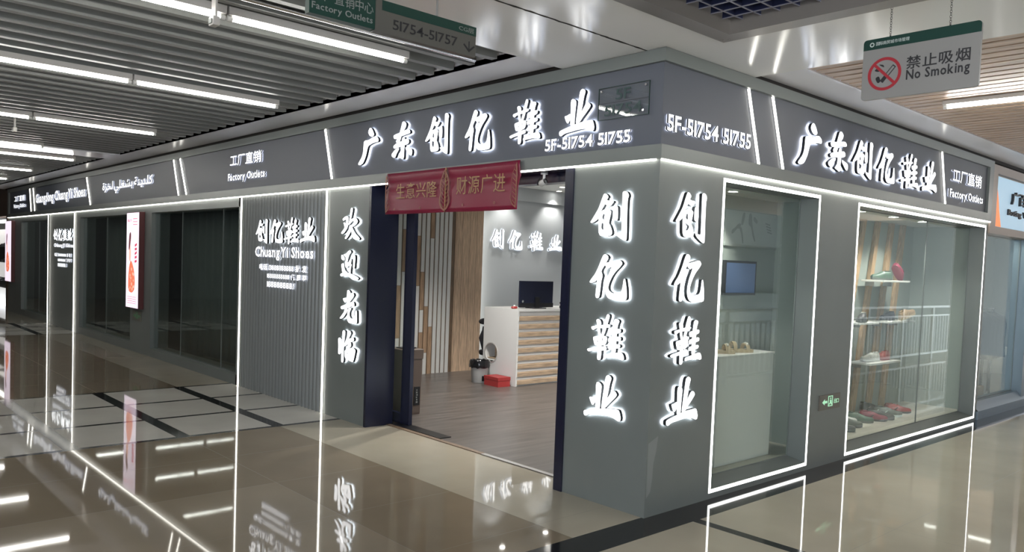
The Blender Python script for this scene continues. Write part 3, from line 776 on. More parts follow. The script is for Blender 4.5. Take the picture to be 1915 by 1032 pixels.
lit_text('Factory Outlets', FL, (-19.86, -18.59, 2.565, 2.685), 'small lit white words Factory Outlets at the far end of the left fascia', offset=0.02)
rows = (('电话 13888888888 批 发', (-5.853, -4.675, 1.478, 1.555)), ('18888888888 优 质 鞋', (-5.640, -4.675, 1.385, 1.452)), ('188888888/', (-5.640, -4.955, 1.285, 1.352)))
for i, (s, b) in enumerate(rows):
    lit_text(s, FP, b, 'small lit line of contact digits on the fluted panel, %s of three' % ORD[i], 'contact lines on the fluted panel', offset=0.02, depth=0.018, gap=0.05)
FQ = ('L', 0.01)
lit_text('ChuangYi Shoes', FQ, (-15.84, -14.26, 1.645, 1.745), 'small lit white words ChuangYi Shoes on the far dark panel', offset=0.025)
for i, (s, b) in enumerate(rows):
    lit_text(s, FQ, (b[0] * 1.3 - 8.17, b[1] * 1.3 - 8.40, 1.575 - 0.105 * (i + 1), 1.575 - 0.105 * i - 0.03),
             'tiny lit line of contact digits on the far dark panel, %s of three' % ORD[i], 'contact lines on the far dark panel', offset=0.02)

# ================================================================== SIGNS AND PLATES
def rounded(x0, x1, z0, z1, r, n=5):
    out = []
    for cx, cz, a0 in ((x1 - r, z1 - r, 0), (x0 + r, z1 - r, 90), (x0 + r, z0 + r, 180), (x1 - r, z0 + r, 270)):
        for i in range(n + 1):
            t = math.radians(a0 + 90 * i / n); out.append((cx + r * math.cos(t), cz + r * math.sin(t)))
    return out
def disc(cx, cz, r, n=40): return [(cx + r * math.cos(2 * math.pi * i / n), cz + r * math.sin(2 * math.pi * i / n)) for i in range(n)]
def rot_rect(cx, cz, w, h, deg):
    c, s = math.cos(math.radians(deg)), math.sin(math.radians(deg))
    return [(cx + a * c - b * s, cz + a * s + b * c) for a, b in ((-w / 2, -h / 2), (w / 2, -h / 2), (w / 2, h / 2), (-w / 2, h / 2))]

# acrylic unit plate
t = thing('unit_plate', 'clear acrylic plate reading 5F 51754 screwed to the fascia near the corner', 'sign plate', (-0.545, 0, 2.675))
MB().box(0, 0.445, -0.016, -0.011, 0, 0.22).build('acrylic_sheet', 'acrylic', t)
MB().box(0.004, 0.441, -0.0175, -0.0165, 0.110, 0.113).build('dividing_line', 'ink', t)
fr = MB()
for a, b, c, d in ((0, 0.003, 0, 0.22), (0.442, 0.445, 0, 0.22), (0.003, 0.442, 0, 0.003), (0.003, 0.442, 0.217, 0.22)): fr.box(a, b, -0.0172, -0.0105, c, d)
fr.build('edge', 'green_dark', t)
for a, b in ((0.03, 0.195), (0.415, 0.195), (0.40, 0.03)):
    MB().tube((a, 0, b), (a, -0.022, b), 0.008, n=14).build('standoff', 'chrome', t, smooth=True)
printed('5F', t, 0.0165, 0.155, 0.285, 0.125, 0.198, 'teal_ink', offset=0.01)
printed('51754', t, 0.0165, 0.06, 0.385, 0.022, 0.096, 'teal_ink', offset=0.01)

# hanging no smoking sign
t = thing('no_smoking_sign', 'white hanging no smoking sign with a dark green top band', 'sign', (1.275, 0.05, 2.595))
W, H = 0.57, 0.317
MB().plate([rounded(0, W, 0, H, 0.018)], -0.016, 0.0, 0, 0, back=True).build('board', 'board_white', t)
hd = [p for p in rounded(0, W, 0, H, 0.018) if p[1] > 0.2]
hd = [(0, 0.262)] + [p for p in reversed(hd)] + [(W, 0.262)]
MB().plate([hd], 0.0003, 0.0012).build('header_band', 'green_dark', t)
ring = MB().plate([disc(0.117, 0.127, 0.086), disc(0.117, 0.127, 0.071)], 0.0003, 0.002)
ring.plate([rot_rect(0.117, 0.127, 0.146, 0.014, -45)], 0.0003, 0.0022)
ring.build('prohibition_ring', 'red_ink', t)
cg = MB().plate([rot_rect(0.135, 0.125, 0.10, 0.020, 50), rot_rect(0.145, 0.137, 0.058, 0.012, 50)], 0.0003, 0.0014)
for pts in ([(0.062, 0.15), (0.085, 0.165), (0.10, 0.15), (0.085, 0.14)], [(0.085, 0.18), (0.11, 0.175), (0.115, 0.16), (0.10, 0.168)], [(0.07, 0.11), (0.09, 0.12), (0.10, 0.09), (0.085, 0.08)]):
    cg.plate([chaikin(pts)], 0.0003, 0.0014)
cg.build('cigarette_symbol', 'ink', t)
printed('禁止吸烟', t, 0.0003, 0.226, 0.527, 0.132, 0.198, 'ink', offset=0.012, gap=0.12)
printed('No Smoking', t, 0.0003, 0.228, 0.527, 0.064, 0.130, 'ink', offset=0.02, gap=0.1)
MB().plate([disc(0.045, 0.288, 0.012, 20), disc(0.045, 0.288, 0.007, 20)], 0.0013, 0.002).build('emblem', 'pale_ink', t)
printed('国际商贸城市场管理', t, 0.0013, 0.066, 0.235, 0.280, 0.299, 'pale_ink')
for x in (0.135, 0.425):
    mb = MB()
    MB().tube((x, 0.004, H - 0.004), (x, 0.004, H + 0.006), 0.004).build('eyelet', 'rail', t)
    z = H; k = 0
    while z < 0.488:
        a, b = (0.0035, 0.001) if k % 2 else (0.001, 0.0035)
        pts = [(x + a * math.cos(q * math.pi / 5) * 1.2, 0.004 + b * math.cos(q * math.pi / 5) * 1.2, z + 0.007 + 0.008 * math.sin(q * math.pi / 5)) for q in range(11)]
        mb.path(pts, 0.0011, n=5); z += 0.0125; k += 1
    mb.build('chain', 'rail', t)

# hanging direction sign (faces the wide corridor)
t = thing('direction_sign', 'hanging grey and green direction sign reading 51754-51757 with a down arrow', 'sign', (-0.11, -2.464, 2.745), math.pi / 2)
MB().box(0.346, 0.974, 0.0, 0.035, 0, 0.156).build('board', 'sign_grey', t)
MB().box(0.0, 0.346, -0.004, 0.035, 0.006, 0.20).build('green_block', 'green_dark', t)
MB().box(0.386, 0.974, -0.002, -0.0003, 0.108, 0.156).build('header_band', 'green_dark', t)
printed('工厂直销中心', t, 0.0043, 0.02, 0.335, 0.072, 0.125, 'ink_grey', gap=0.1)
printed('Factory Outlets', t, 0.0043, 0.012, 0.332, 0.020, 0.060, 'ink_grey', offset=0.01)
printed('51754-51757', t, 0.0003, 0.45, 0.85, 0.030, 0.079, 'ink', offset=0.008)
printed('CG层', t, 0.0023, 0.856, 0.958, 0.118, 0.143, 'ink_grey')
MB().plate([[(0.926, 0.075), (0.932, 0.075), (0.932, 0.035), (0.962, 0.058), (0.968, 0.052), (0.929, 0.018), (0.890, 0.052), (0.896, 0.058), (0.926, 0.035)]], 0.0003, 0.001).build('arrow', 'ink', t)
for u in (0.727, 0.15):
    MB().tube((u, 0.018, 0.155), (u, 0.018, 0.341), 0.006, n=10).build('hanger_rod', 'steel', t)

# illuminated escape signs low on the walls
def exit_sign(label, frame, u, z, w, h, glow):
    t = thing('exit_sign', label, 'exit sign', wall_point(frame, u, z), ROT[frame[0]])
    MB().box(0, w, -0.010, -0.0005, 0, h).build('plate', 'exit_plate', t)
    MB().box(w * .03, w * .97, -0.0112, -0.0102, h * .1, h * .9).build('face', 'exit_plate', t)
    a = MB().plate([[(w * .12, h * .52), (w * .24, h * .72), (w * .24, h * .60), (w * .36, h * .60), (w * .36, h * .44), (w * .24, h * .44), (w * .24, h * .32)]], 0.0113, 0.0125)
    a.build('arrow', glow, t)
    d = MB()
    d.plate([[(w * .40, h * .2), (w * .62, h * .2), (w * .62, h * .9), (w * .40, h * .9)], [(w * .43, h * .26), (w * .59, h * .26), (w * .59, h * .84), (w * .43, h * .84)]], 0.0113, 0.0125)
    d.plate([disc(w * .52, h * .72, h * .07, 14)], 0.0113, 0.0125)
    d.plate([[(w * .48, h * .62), (w * .56, h * .62), (w * .57, h * .45), (w * .585, h * .3), (w * .55, h * .3), (w * .52, h * .42), (w * .47, h * .3), (w * .44, h * .33), (w * .49, h * .46)]], 0.0113, 0.0125)
    d.build('running_figure', glow, t)
    printed('出口', t, 0.0113, w * .68, w * .92, h * .35, h * .66, glow, offset=0.01)
exit_sign('dark plate with a green glowing exit symbol between the two display windows', FR, 2.355, 0.492, 0.385, 0.132, 'exit_green')
exit_sign('small dim green exit plate under the lit poster on the left front', FL, -10.59, 0.515, 0.42, 0.16, 'exit_dim')

# lit posters
def poster(label, u, z, w, h, simple):
    t = thing('poster_lightbox', label, 'lightbox', (u, 0, z), 0, 'poster lightboxes')
    MB().box(0, w, -0.085, -0.0005, 0, h).build('case', 'poster_frame', t, bevel=0.004)
    MB().box(0.012, w - 0.012, -0.0895, -0.0855, 0.012, h - 0.012).build('lit_face', 'poster_lit', t)
    mb = MB()
    S = lambda pts: chaikin([(a * w, b * h) for a, b in pts])
    mb.plate([S([(.20, .20), (.30, .17), (.52, .16), (.72, .20), (.74, .30), (.66, .40), (.50, .48), (.38, .50), (.26, .44), (.20, .32)])], 0.0897, 0.0903)
    mb.build('dress_print', 'poster_orange', t)
    mb = MB()
    for i in range(14):
        a, b = random.uniform(.25, .68), random.uniform(.19, .45)
        mb.plate([disc(a * w, b * h, w * random.uniform(.02, .05), 10)], 0.0904, 0.0907)
    mb.plate([S([(.24, .50), (.36, .48), (.40, .56), (.37, .64), (.30, .68), (.24, .62)])], 0.0897, 0.0903)
    mb.build('figure_print', 'poster_peach', t)
    mb = MB().plate([S([(.20, .62), (.26, .60), (.34, .66), (.40, .76), (.34, .80), (.24, .77)])], 0.0904, 0.0909)
    mb.build('hair_print', 'poster_dark', t)
    if not simple:
        printed('新品上市', t, 0.0897, .10 * w, .42 * w, .90 * h, .93 * h, 'poster_red')
        mb = MB()
        for i in range(5): mb.plate([rot_rect(.78 * w, (.66 - i * .042) * h, .16 * w, .024 * h, random.uniform(-25, 25))], 0.0897, 0.0903)
        mb.build('side_print', 'poster_red', t); mb = MB()
        for i in range(3): mb.plate([rot_rect(.70 * w, (.93 - i * .03) * h, .34 * w, .006 * h, 0)], 0.0897, 0.0901)
        mb.build('top_print', 'poster_red', t); mb = MB()
        for i in range(4): mb.plate([rot_rect(.5 * w, (.12 - i * .022) * h, .7 * w, .004 * h, 0)], 0.0897, 0.0901)
        mb.build('foot_print', 'poster_red', t)
poster('lit pink poster of a figure in an orange dress between the two long dark windows', -10.70, 0.72, 0.62, 1.55, False)
poster('lit pink poster at the far left end of the shop front', -20.50, 0.755, 0.72, 1.53, True)

# banner over the doorway
t = thing('banner', 'crimson banner with gold good fortune characters hanging over the doorway', 'banner', (-3.115, -0.05, 2.455))
def cloth(x0, x1, z0, z1, ph):
    mb = MB(); nx, nz = 26, 10; rings = []
    for j in range(nz + 1):
        for i in range(nx + 1):
            u, v = i / nx, j / nz
            mb.v.append((x0 + (x1 - x0) * u, 0.004 * math.sin(u * 9 + ph) * v + 0.020 * math.exp(-((v - 0.30) / 0.10) ** 2) - 0.012 * v, z1 + (z0 - z1) * v - 0.003 * math.sin(u * math.pi)))
    for j in range(nz):
        for i in range(nx):
            a = j * (nx + 1) + i; mb.f.append([a, a + 1, a + nx + 2, a + nx + 1]); mb.m.append(0)
    return mb
for a, b, ph in ((0.0, 0.908, 0.3), (0.914, 1.826, 2.1)):
    o = cloth(a, b, -0.378, 0.0, ph).build('cloth', 'banner', t, smooth=True)
    s = o.modifiers.new('thick', 'SOLIDIFY'); s.thickness = 0.002
MB().box(0.906, 0.916, -0.016, -0.008, -0.375, -0.002).build('seam', 'gold', t)
def leaf(cx, s, half):
    pts = [(0, -.01), (.030, -.05), (.062, -.12), (.066, -.18), (.050, -.215), (.072, -.26), (.070, -.31), (.04, -.35), (0, -.372)]
    R = [(cx + a * s, b) for a, b in pts]
    if half == 0: return R + [(cx - a * s, b) for a, b in reversed(pts[1:-1])]
    return R if half > 0 else [(cx - a * s, b) for a, b in pts]
mb = MB()
for cx, half in ((0.911, 0), (0.006, 1), (1.820, -1)):
    lp = chaikin(leaf(cx, 1.0, half), 1); inner = [((p[0] - cx) * 0.78 + cx + (0.012 if half > 0 else -0.012 if half < 0 else 0), (p[1] + 0.19) * 0.9 - 0.19) for p in lp]
    mb = MB(); mb.plate([lp, inner], 0.020, 0.0225)
    for k in range(9):
        z = -0.05 - k * 0.034; wv = 0.05 * math.sin(min(1, (k + 1) / 4) * 1.5)
        for sg in ((-1, 1) if half == 0 else (half,)):
            mb.plate([rot_rect(cx + sg * wv * 0.55, z, wv * 0.9 + 0.01, 0.006, sg * 38)], 0.020, 0.0222)
    mb.build('ornament', 'gold_dim', t)
printed('生意兴隆', t, 0.022, 0.185, 0.80, -0.245, -0.105, 'gold', gap=0.13, offset=-0.002)
printed('财源广进', t, 0.022, 1.075, 1.685, -0.24, -0.09, 'gold', gap=0.13, offset=-0.002)
mb = MB()
for cx, cz in ((0.16, -0.335), (0.56, -0.33), (1.16, -0.325), (1.56, -0.32)): mb.plate([disc(cx, cz, 0.011, 12), disc(cx, cz, 0.006, 12)], 0.020, 0.0215)
mb.build('coin_print', 'gold_dim', t)

# small things on the ceiling
def sensor(label, x, y, z, top):
    t = thing('ceiling_sensor', label, 'sensor', (x, y, z))
    MB().box(-0.035, 0.035, -0.02, 0.02, 0.0, 0.05).build('body', 'sign_white', t, bevel=0.005)
    MB().box(-0.02, 0.02, -0.026, -0.0195, 0.01, 0.035).build('lens', 'ink_grey', t)
    MB().box(-0.028, 0.028, -0.006, 0.006, 0.05, top - z).build('bracket', 'sign_white', t)
sensor('small white sensor box hanging beside the nearest linear lamp', -1.30, -2.42, 2.93, 3.145)
sensor('small white sensor box hanging below the far grey baffles', -7.55, -2.25, 2.97, 3.145)
t = MB().tube((-1.33, -0.50, 3.125), (-1.26, -4.0, 3.125), 0.016, n=12).tube((-1.33, -0.50, 3.125), (-1.33, -0.50, 3.15), 0.01, n=8).build('ceiling_pipe', 'pipe', smooth=True)
tag(t, 'thin silver pipe running under the grey baffles behind the direction sign', 'pipe')

# ================================================================== INSIDE THE SHOP
# feature wall of white and oak strips with an oak panel beside it
t = thing('strip_wall', 'feature wall of white and oak vertical strips seen through the doorway', 'wall panelling', (-6.2, 0.6, 0))
MB().box(-0.19, 0, 0, 2.60, 0.004, 2.918).build('backing', 'wood_back', t)
wh, ok = MB(), MB()
y = 0.03; k = 0
spl = [[(0, .85), (1.1, 1.85)], [(0.55, 1.30), (2.5, 2.9)], [(0, .40), (1.5, 2.1)], [(0.75, 1.48), (2.2, 2.9)], [(0, .45), (0.8, 1.2), (1.65, 2.4)], [(1.30, 2.02)], [(0, .62), (.95, 1.5)], [(.32, 1.0), (2.4, 2.9)], [(0, .70), (2.0, 2.9)]]
while y < 2.55:
    pieces = spl[k % 9] if k < 27 else [(0, 0)]
    z = 0.004
    for a, b in pieces:
        if a > z: wh.box(0, 0.010, y, y + 0.060, z, a - 0.006)
        if b > a: ok.box(0, 0.009, y - 0.002, y + 0.062, max(a, 0.004), b - 0.006)
        z = max(z, b)
    if z < 2.9: wh.box(0, 0.010, y, y + 0.060, z, 2.915)
    y += 0.0815; k += 1
wh.build('white_strips', 'white', t); ok.build('oak_strips', 'oak_strip', t)
t = thing('oak_panel', 'tall oak veneer panel right of the white and oak strips', 'wall panelling', (-6.4, 3.21, 0))
MB().box(0.0, 0.20, 0, 0.54, 0.004, 2.918).build('panel', 'oak', t)
g = MB()
for q in (0.02, 0.13, 0.28, 0.41): g.box(0.2, 0.2012, q, q + 0.003, 0.004, 2.918)
g.build('groove', 'wood_back', t)
tag(MB().box(-6.37, -6.24, 3.7505, 3.757, 0.05, 2.69).build('light_strip', 'led'), 'upright LED strip between the oak panel and the pale wall', 'LED strip', 'upright LED strips inside the shop')
tag(MB().box(-6.392, -6.378, 5.885, 5.897, 0.05, 2.69).build('light_strip', 'led'), 'upright LED strip at the right end of the pale wall behind the counter', 'LED strip', 'upright LED strips inside the shop')

# cash counter
t = thing('cash_counter', 'white cash counter with oak strips on its front and a round hole in its side', 'counter', (-4.62, 3.08, 0.004))
bd = MB().box(-0.06, -0.03, 0.025, 1.9, 0.0, 1.02).box(-0.68, -0.65, 0.025, 1.9, 0, 0.70).box(-0.65, -0.06, 1.87, 1.9, 0, 1.02).box(-0.65, -0.06, 0.03, 1.87, 0.30, 0.32)
bd.build('body', 'white', t)
for i in range(9):
    z = 0.022 + i * 0.109
    MB().add([(-0.03, 0.03, z), (-0.004, 0.03, z), (-0.004, 0.03, z + 0.05), (-0.03, 0.03, z + 0.062), (-0.03, 1.9, z), (-0.004, 1.9, z), (-0.004, 1.9, z + 0.05), (-0.03, 1.9, z + 0.062)],
             [(0, 1, 2, 3), (7, 6, 5, 4), (0, 4, 5, 1), (1, 5, 6, 2), (2, 6, 7, 3), (3, 7, 4, 0)]).build('front_strip', 'oak_h', t)
MB().box(-0.70, 0.0, 0.0, 1.9, 1.02, 1.045).build('worktop', 'white', t)
ep = MB().plate([[(-0.70, 0), (0, 0), (0, 1.02), (-0.70, 1.02)], disc(-0.525, 0.415, 0.135, 32)], -0.025, 0.0, 0, 0, back=True)
e = ep.build('end_panel', 'white', t)
MB().plate([disc(-0.525, 0.415, 0.142, 32), disc(-0.525, 0.415, 0.128, 32)], 0.0, 0.006).build('hole_rim', 'sign_white', e)
hb = MB().box(-0.67, -0.38, 0.18, 0.20, 0.25, 0.60).box(-0.67, -0.38, 0.03, 0.18, 0.325, 0.335)
hb.build('niche', 'oak_h', t)

# monitor on the counter, seen from behind
t = thing('monitor', 'dark computer monitor seen from behind on the cash counter', 'monitor', (-4.85, 3.63, 1.049))
MB().box(-0.02, 0.012, -0.325, 0.325, 0.015, 0.385).build('housing', 'screen_back', t, bevel=0.006)
MB().box(0.012, 0.02, -0.325, 0.325, 0.015, 0.075).build('chin', 'black_plastic', t)
MB().box(-0.09, 0.09, -0.12, 0.12, 0.0, 0.012).box(0.02, 0.035, -0.04, 0.04, 0.0, 0.16).build('stand', 'black_plastic', t)
mb = MB().lathe([(0.0005, 0.0), (0.016, 0.0), (0.018, -0.001), (0.018, -0.002)], n=20, xf=Matrix.Translation((0.0135, -0.265, 0.10)) @ Matrix.Rotation(math.pi / 2, 4, 'Y'))
mb.build('emblem', 'chrome', t)
t = thing('mug', 'small dark mug with a pale band at the right end of the counter', 'mug', (-4.80, 4.11, 1.049))
MB().lathe([(0.0005, 0.0), (0.036, 0.0), (0.04, 0.02), (0.04, 0.088), (0.036, 0.09), (0.034, 0.03), (0.0005, 0.025)]).build('cup', 'black_plastic', t, smooth=True)
MB().lathe([(0.041, 0.035), (0.0418, 0.04), (0.0418, 0.06), (0.041, 0.065)]).build('band', 'sign_white', t, smooth=True)
t = thing('trinket', 'tiny red and white trinket left of the monitor on the counter', 'ornament', (-4.82, 3.19, 1.049))
MB().lathe([(0.0005, 0), (0.03, 0.002), (0.038, 0.015), (0.03, 0.032), (0.0005, 0.036)], sy=1.4).build('base', 'red_box', t, smooth=True)
MB().lathe([(0.0005, 0.034), (0.018, 0.036), (0.015, 0.05), (0.0005, 0.055)]).build('top', 'white', t, smooth=True)

# office chair behind the counter
t = thing('office_chair', 'black office chair with a headrest half hidden behind the counter', 'chair', (-5.80, 3.50, 0.004))
MB().lathe([(0.0005, 0.0), (0.10, -0.005), (0.115, -0.03), (0.09, -0.055), (0.0005, -0.06)], c=(0, 0, 0), sx=0.42, sy=1.0, xf=Matrix.Translation((0, 0, 0.79)) @ Matrix.Rotation(math.pi / 2, 4, 'Y') @ Matrix.Translation((0, 0, 0.03)) @ Matrix.Scale(1.0, 4)).build('headrest', 'black_fabric', t, smooth=True)
rings = []
for z, w, d in ((0.19, 0.015, 0.015), (0.36, 0.045, 0.02), (0.46, 0.085, 0.03), (0.545, 0.12, 0.03), (0.58, 0.105, 0.03), (0.66, 0.06, 0.025), (0.715, 0.05, 0.02)):
    rings.append([(0.02 + d * math.sin(q * math.pi / 6), w * math.cos(q * math.pi / 6), z) for q in range(12)])
MB().loft(rings).build('backrest', 'black_fabric', t, smooth=True)
MB().tube((0.02, 0, 0.70), (0.02, 0, 0.80), 0.012, n=8).build('headrest_stem', 'black_plastic', t)
rings = [[((0.13 * s) * math.cos(q * math.pi / 8) + 0.10, 0.14 * s * math.sin(q * math.pi / 8), z) for q in range(16)] for z, s in ((0.30, 0.9), (0.32, 1.0), (0.35, 1.0), (0.37, 0.9))]
MB().loft(rings).build('seat', 'black_fabric', t, smooth=True)
MB().tube((0.08, 0, 0.06), (0.08, 0, 0.30), 0.02, n=10).build('gas_column', 'steel', t)
for i in range(5):
    a = i * 2 * math.pi / 5
    MB().tube((0.08, 0, 0.065), (0.08 + 0.17 * math.cos(a), 0.17 * math.sin(a), 0.045), 0.014, 0.009, n=8).tube((0.08 + 0.165 * math.cos(a), 0.165 * math.sin(a) - 0.01, 0.02), (0.08 + 0.165 * math.cos(a), 0.165 * math.sin(a) + 0.01, 0.02), 0.02, n=12).build('castor_leg', 'black_plastic', t)

# waste bin with bag and the red shoe box
t = thing('waste_bin', 'grey white waste bin lined with a black bag at the end of the counter', 'bin', (-5.19, 2.915, 0.004))
MB().lathe([(0.0005, 0.0), (0.10, 0.0), (0.105, 0.01), (0.128, 0.29), (0.122, 0.29), (0.10, 0.02), (0.0005, 0.02)], n=28).build('bucket', 'bin_white', t, smooth=True)
rg = []
for r, z in ((0.118, 0.24), (0.140, 0.21), (0.146, 0.24), (0.142, 0.285), (0.132, 0.31), (0.116, 0.302), (0.10, 0.25)):
    rg.append([((r + 0.005 * math.sin(q * 1.7 + z * 40)) * math.cos(q * math.pi / 14), (r + 0.005 * math.sin(q * 1.7 + z * 40)) * math.sin(q * math.pi / 14), z + 0.008 * math.sin(q * 2.3)) for q in range(28)])
MB().loft(rg, caps=False).build('bin_bag', 'bag', t, smooth=True)
MB().box(0.104, 0.112, -0.04, 0.04, 0.03, 0.10).build('pedal_recess', 'black_plastic', t)
t = thing('shoe_box', 'flat red cardboard box on the floor beside the white counter', 'box', (-4.84, 2.94, 0.004), math.radians(-2))
MB().box(-0.15, 0.15, -0.105, 0.105, 0, 0.10).build('tray', 'red_box', t)
MB().box(-0.154, 0.154, -0.109, 0.109, 0.085, 0.128).build('lid', 'red_box', t, bevel=0.002)

# tall taupe bin behind the sliding door
t = thing('tall_bin', 'tall taupe bin with a black label just inside the doorway', 'bin', (-3.86, 0.745, 0.004))
rings = [[(a * s, b * s, z) for a, b in rounded(-0.14, 0.14, -0.125, 0.125, 0.02, 3)] for z, s in ((0.0, 0.93), (0.02, 0.95), (0.60, 1.0), (0.60, 1.06), (0.70, 1.08), (0.705, 1.0))]
MB().loft(rings).build('body', 'bin_brown', t)
pl = MB().box(0.128, 0.142, 0.02, 0.095, 0.10, 0.30).build('label_plate', 'black_plastic', t)
mb = MB()
for i in range(6): mb.box(0.1421, 0.143, 0.045 + 0.004 * (i % 2), 0.068 - 0.004 * (i % 3), 0.125 + i * 0.026, 0.142 + i * 0.026)
mb.build('label_marks', 'ink_grey', pl)
MB().box(-0.06, 0.06, -0.09, 0.09, 0.705, 0.715).build('lid', 'black_plastic', t)

# sliding glass door leaf
t = thing('sliding_door', 'navy framed glass sliding door leaf standing open at the left of the doorway', 'door', (-3.30, 0.39, 0.012))
MB().box(-0.86, -0.09, -0.004, 0.004, 0.10, 2.18).build('glass_pane', 'glass_clear', t)
MB().box(-0.09, 0.055, -0.022, 0.022, 0.0, 2.25).build('stile', 'navy', t, bevel=0.003)
MB().box(-0.95, -0.86, -0.022, 0.022, 0.0, 2.25).build('stile', 'navy', t, bevel=0.003)
MB().box(-0.86, -0.09, -0.02, 0.02, 0.0, 0.10).build('bottom_rail', 'navy', t)
MB().box(-0.86, -0.09, -0.02, 0.02, 2.18, 2.25).build('top_rail', 'navy', t)

# camera under the door head
t = thing('security_camera', 'small white camera hanging under the fascia at the doorway', 'camera', (-1.19, 0.115, 2.364))
MB().tube((0, 0, 0), (0, 0, -0.01), 0.028, n=18).build('mount', 'white', t)
MB().path([(0, 0, -0.01), (0, 0, -0.045), (-0.01, -0.01, -0.065)], 0.011, n=10).build('arm', 'white', t)
MB().lathe([(0.0005, 0), (0.020, 0.0), (0.025, 0.01), (0.025, 0.05), (0.020, 0.056), (0.0005, 0.056)], n=18, xf=Matrix.Translation((-0.03, -0.01, -0.083)) @ Matrix.Rotation(math.radians(70), 4, 'Y')).build('body', 'bin_white', t, smooth=True)
MB().lathe([(0.0005, 0), (0.017, 0), (0.019, 0.006), (0.019, 0.012)], n=18, xf=Matrix.Translation((0.022, -0.012, -0.064)) @ Matrix.Rotation(math.radians(70), 4, 'Y')).build('lens', 'black_plastic', t, smooth=True)
MB().path([(0.0, 0.02, -0.005), (-0.05, 0.02, -0.02), (-0.08, 0.015, -0.055), (-0.07, 0.0, -0.085), (-0.035, -0.005, -0.085)], 0.004, n=6).build('cable', 'black_plastic', t)

# ================================================================== DRAPES BEHIND THE DARK WINDOWS
for a, b, nm in ((-9.8, -6.5, 'the long dark window beside the fluted panel'), (-13.85, -10.75, 'the second dark window, left of the lit poster'), (-19.05, -16.45, 'the farthest dark window')):
    mb = MB(); n = int((b - a) / 0.02); pts = []
    for i in range(n + 1):
        x = a + (b - a) * i / n
        pts.append((x, 0.50 + 0.028 * math.sin(x * 21) + 0.012 * math.sin(x * 47 + 1)))
    for (p, q), (r, s) in zip(pts, pts[1:]): mb.quad((p, q, 0.04), (r, s, 0.04), (r, s, 2.36), (p, q, 2.36))
    o = mb.build('drape', 'curtain', smooth=True, weld=True)
    s = o.modifiers.new('thick', 'SOLIDIFY'); s.thickness = 0.004
    tag(o, 'grey green drape hanging behind ' + nm, 'curtain', 'drapes behind the dark windows')

# ================================================================== SHOES
SHOE_N = 0
def shoe(label, loc, rotz, up, sole='white', lace='white', L=0.26, accent=None, group=None, tilt=None):
    """a low shoe, toe towards local +x"""
    t = thing('shoe', label, 'shoe', loc, rotz, group)
    ws_ = lambda u: (0.030 + 0.016 * math.sin(min(1, u * 1.15) * math.pi * 0.75)) * (1 - max(0, (u - 0.82) / 0.18) ** 2 * 0.62) * (0.75 + 0.25 * min(1, u / 0.1))
    out = []
    N = 16
    for i in range(N + 1): u = i / N; out.append((u * L, ws_(u) * 1.06))
    loop = [(x, w) for x, w in out] + [(x, -w) for x, w in reversed(out)]
    sb = MB(); n = len(loop)
    toe = lambda x: 0.010 * max(0, (x / L - 0.75) / 0.25) ** 2
    sb.add([(x, y, toe(x)) for x, y in loop] + [(x, y, 0.022 + toe(x)) for x, y in loop], [tuple(range(n - 1, -1, -1)), tuple(range(n, 2 * n))] + [(i, (i + 1) % n, n + (i + 1) % n, n + i) for i in range(n)])
    sb.build('sole', sole, t)
    hts = [(0, .070), (.06, .088), (.16, .086), (.28, .078), (.38, .082), (.46, .080), (.58, .066), (.70, .052), (.82, .045), (.92, .038), (.98, .026), (1.0, .016)]
    rings = []
    for u, h in hts:
        w = ws_(min(u, 0.985)); base = 0.020 + toe(u * L)
        rings.append([(u * L, w * math.cos(math.pi * q / 10), base + (h - 0.0) * (math.sin(math.pi * q / 10) ** 0.75 if 0 < q < 10 else 0)) for q in range(11)])
    MB().loft(rings).build('upper', up, t, smooth=True)
    op = MB().lathe([(0.0005, 0.0), (0.030, 0.002), (0.034, 0.010), (0.028, 0.012), (0.026, 0.004)], c=(0.17 * L, 0, 0.095), sx=1.15, sy=0.72, n=20)
    op.build('collar', accent or up, t, smooth=True)
    MB().lathe([(0.0005, 0.006), (0.027, 0.006)], c=(0.17 * L, 0, 0.095), sx=1.15, sy=0.72, n=20).build('lining', 'gap', t)
    for k in range(4):
        u = 0.42 + k * 0.065; z = 0.022 + 0.081 - 0.0125 * k - 0.001 * k * k
        MB().tube((u * L, -0.020, z - 0.006), (u * L, 0.020, z - 0.006), 0.0045, n=6).build('lace', lace, t)
    st = MB()
    for sgn in (-1, 1):
        st.add([(0.30 * L, sgn * 0.0462, 0.030), (0.36 * L, sgn * 0.0462, 0.030), (0.50 * L, sgn * 0.0415, 0.068), (0.45 * L, sgn * 0.0415, 0.068)], [(0, 1, 2, 3)])
    st.build('side_stripe', accent or sole, t)
    return t
for nm, c in (('shoe_green', (0.055, 0.10, 0.07)), ('shoe_magenta', (0.22, 0.018, 0.05)), ('shoe_navy', (0.016, 0.018, 0.03)), ('shoe_tan', (0.34, 0.23, 0.14)),
              ('shoe_white', (0.50, 0.49, 0.46)), ('shoe_red', (0.33, 0.045, 0.035)), ('shoe_grey', (0.09, 0.10, 0.09)), ('shoe_wine', (0.20, 0.02, 0.045)),
              ('shoe_black', (0.018, 0.018, 0.02)), ('shoe_crimson', (0.26, 0.03, 0.03)), ('sandal_tan', (0.46, 0.36, 0.23)), ('bead_white', (0.6, 0.58, 0.52))):
    MT[nm] = mat(nm, c, rough=0.5)

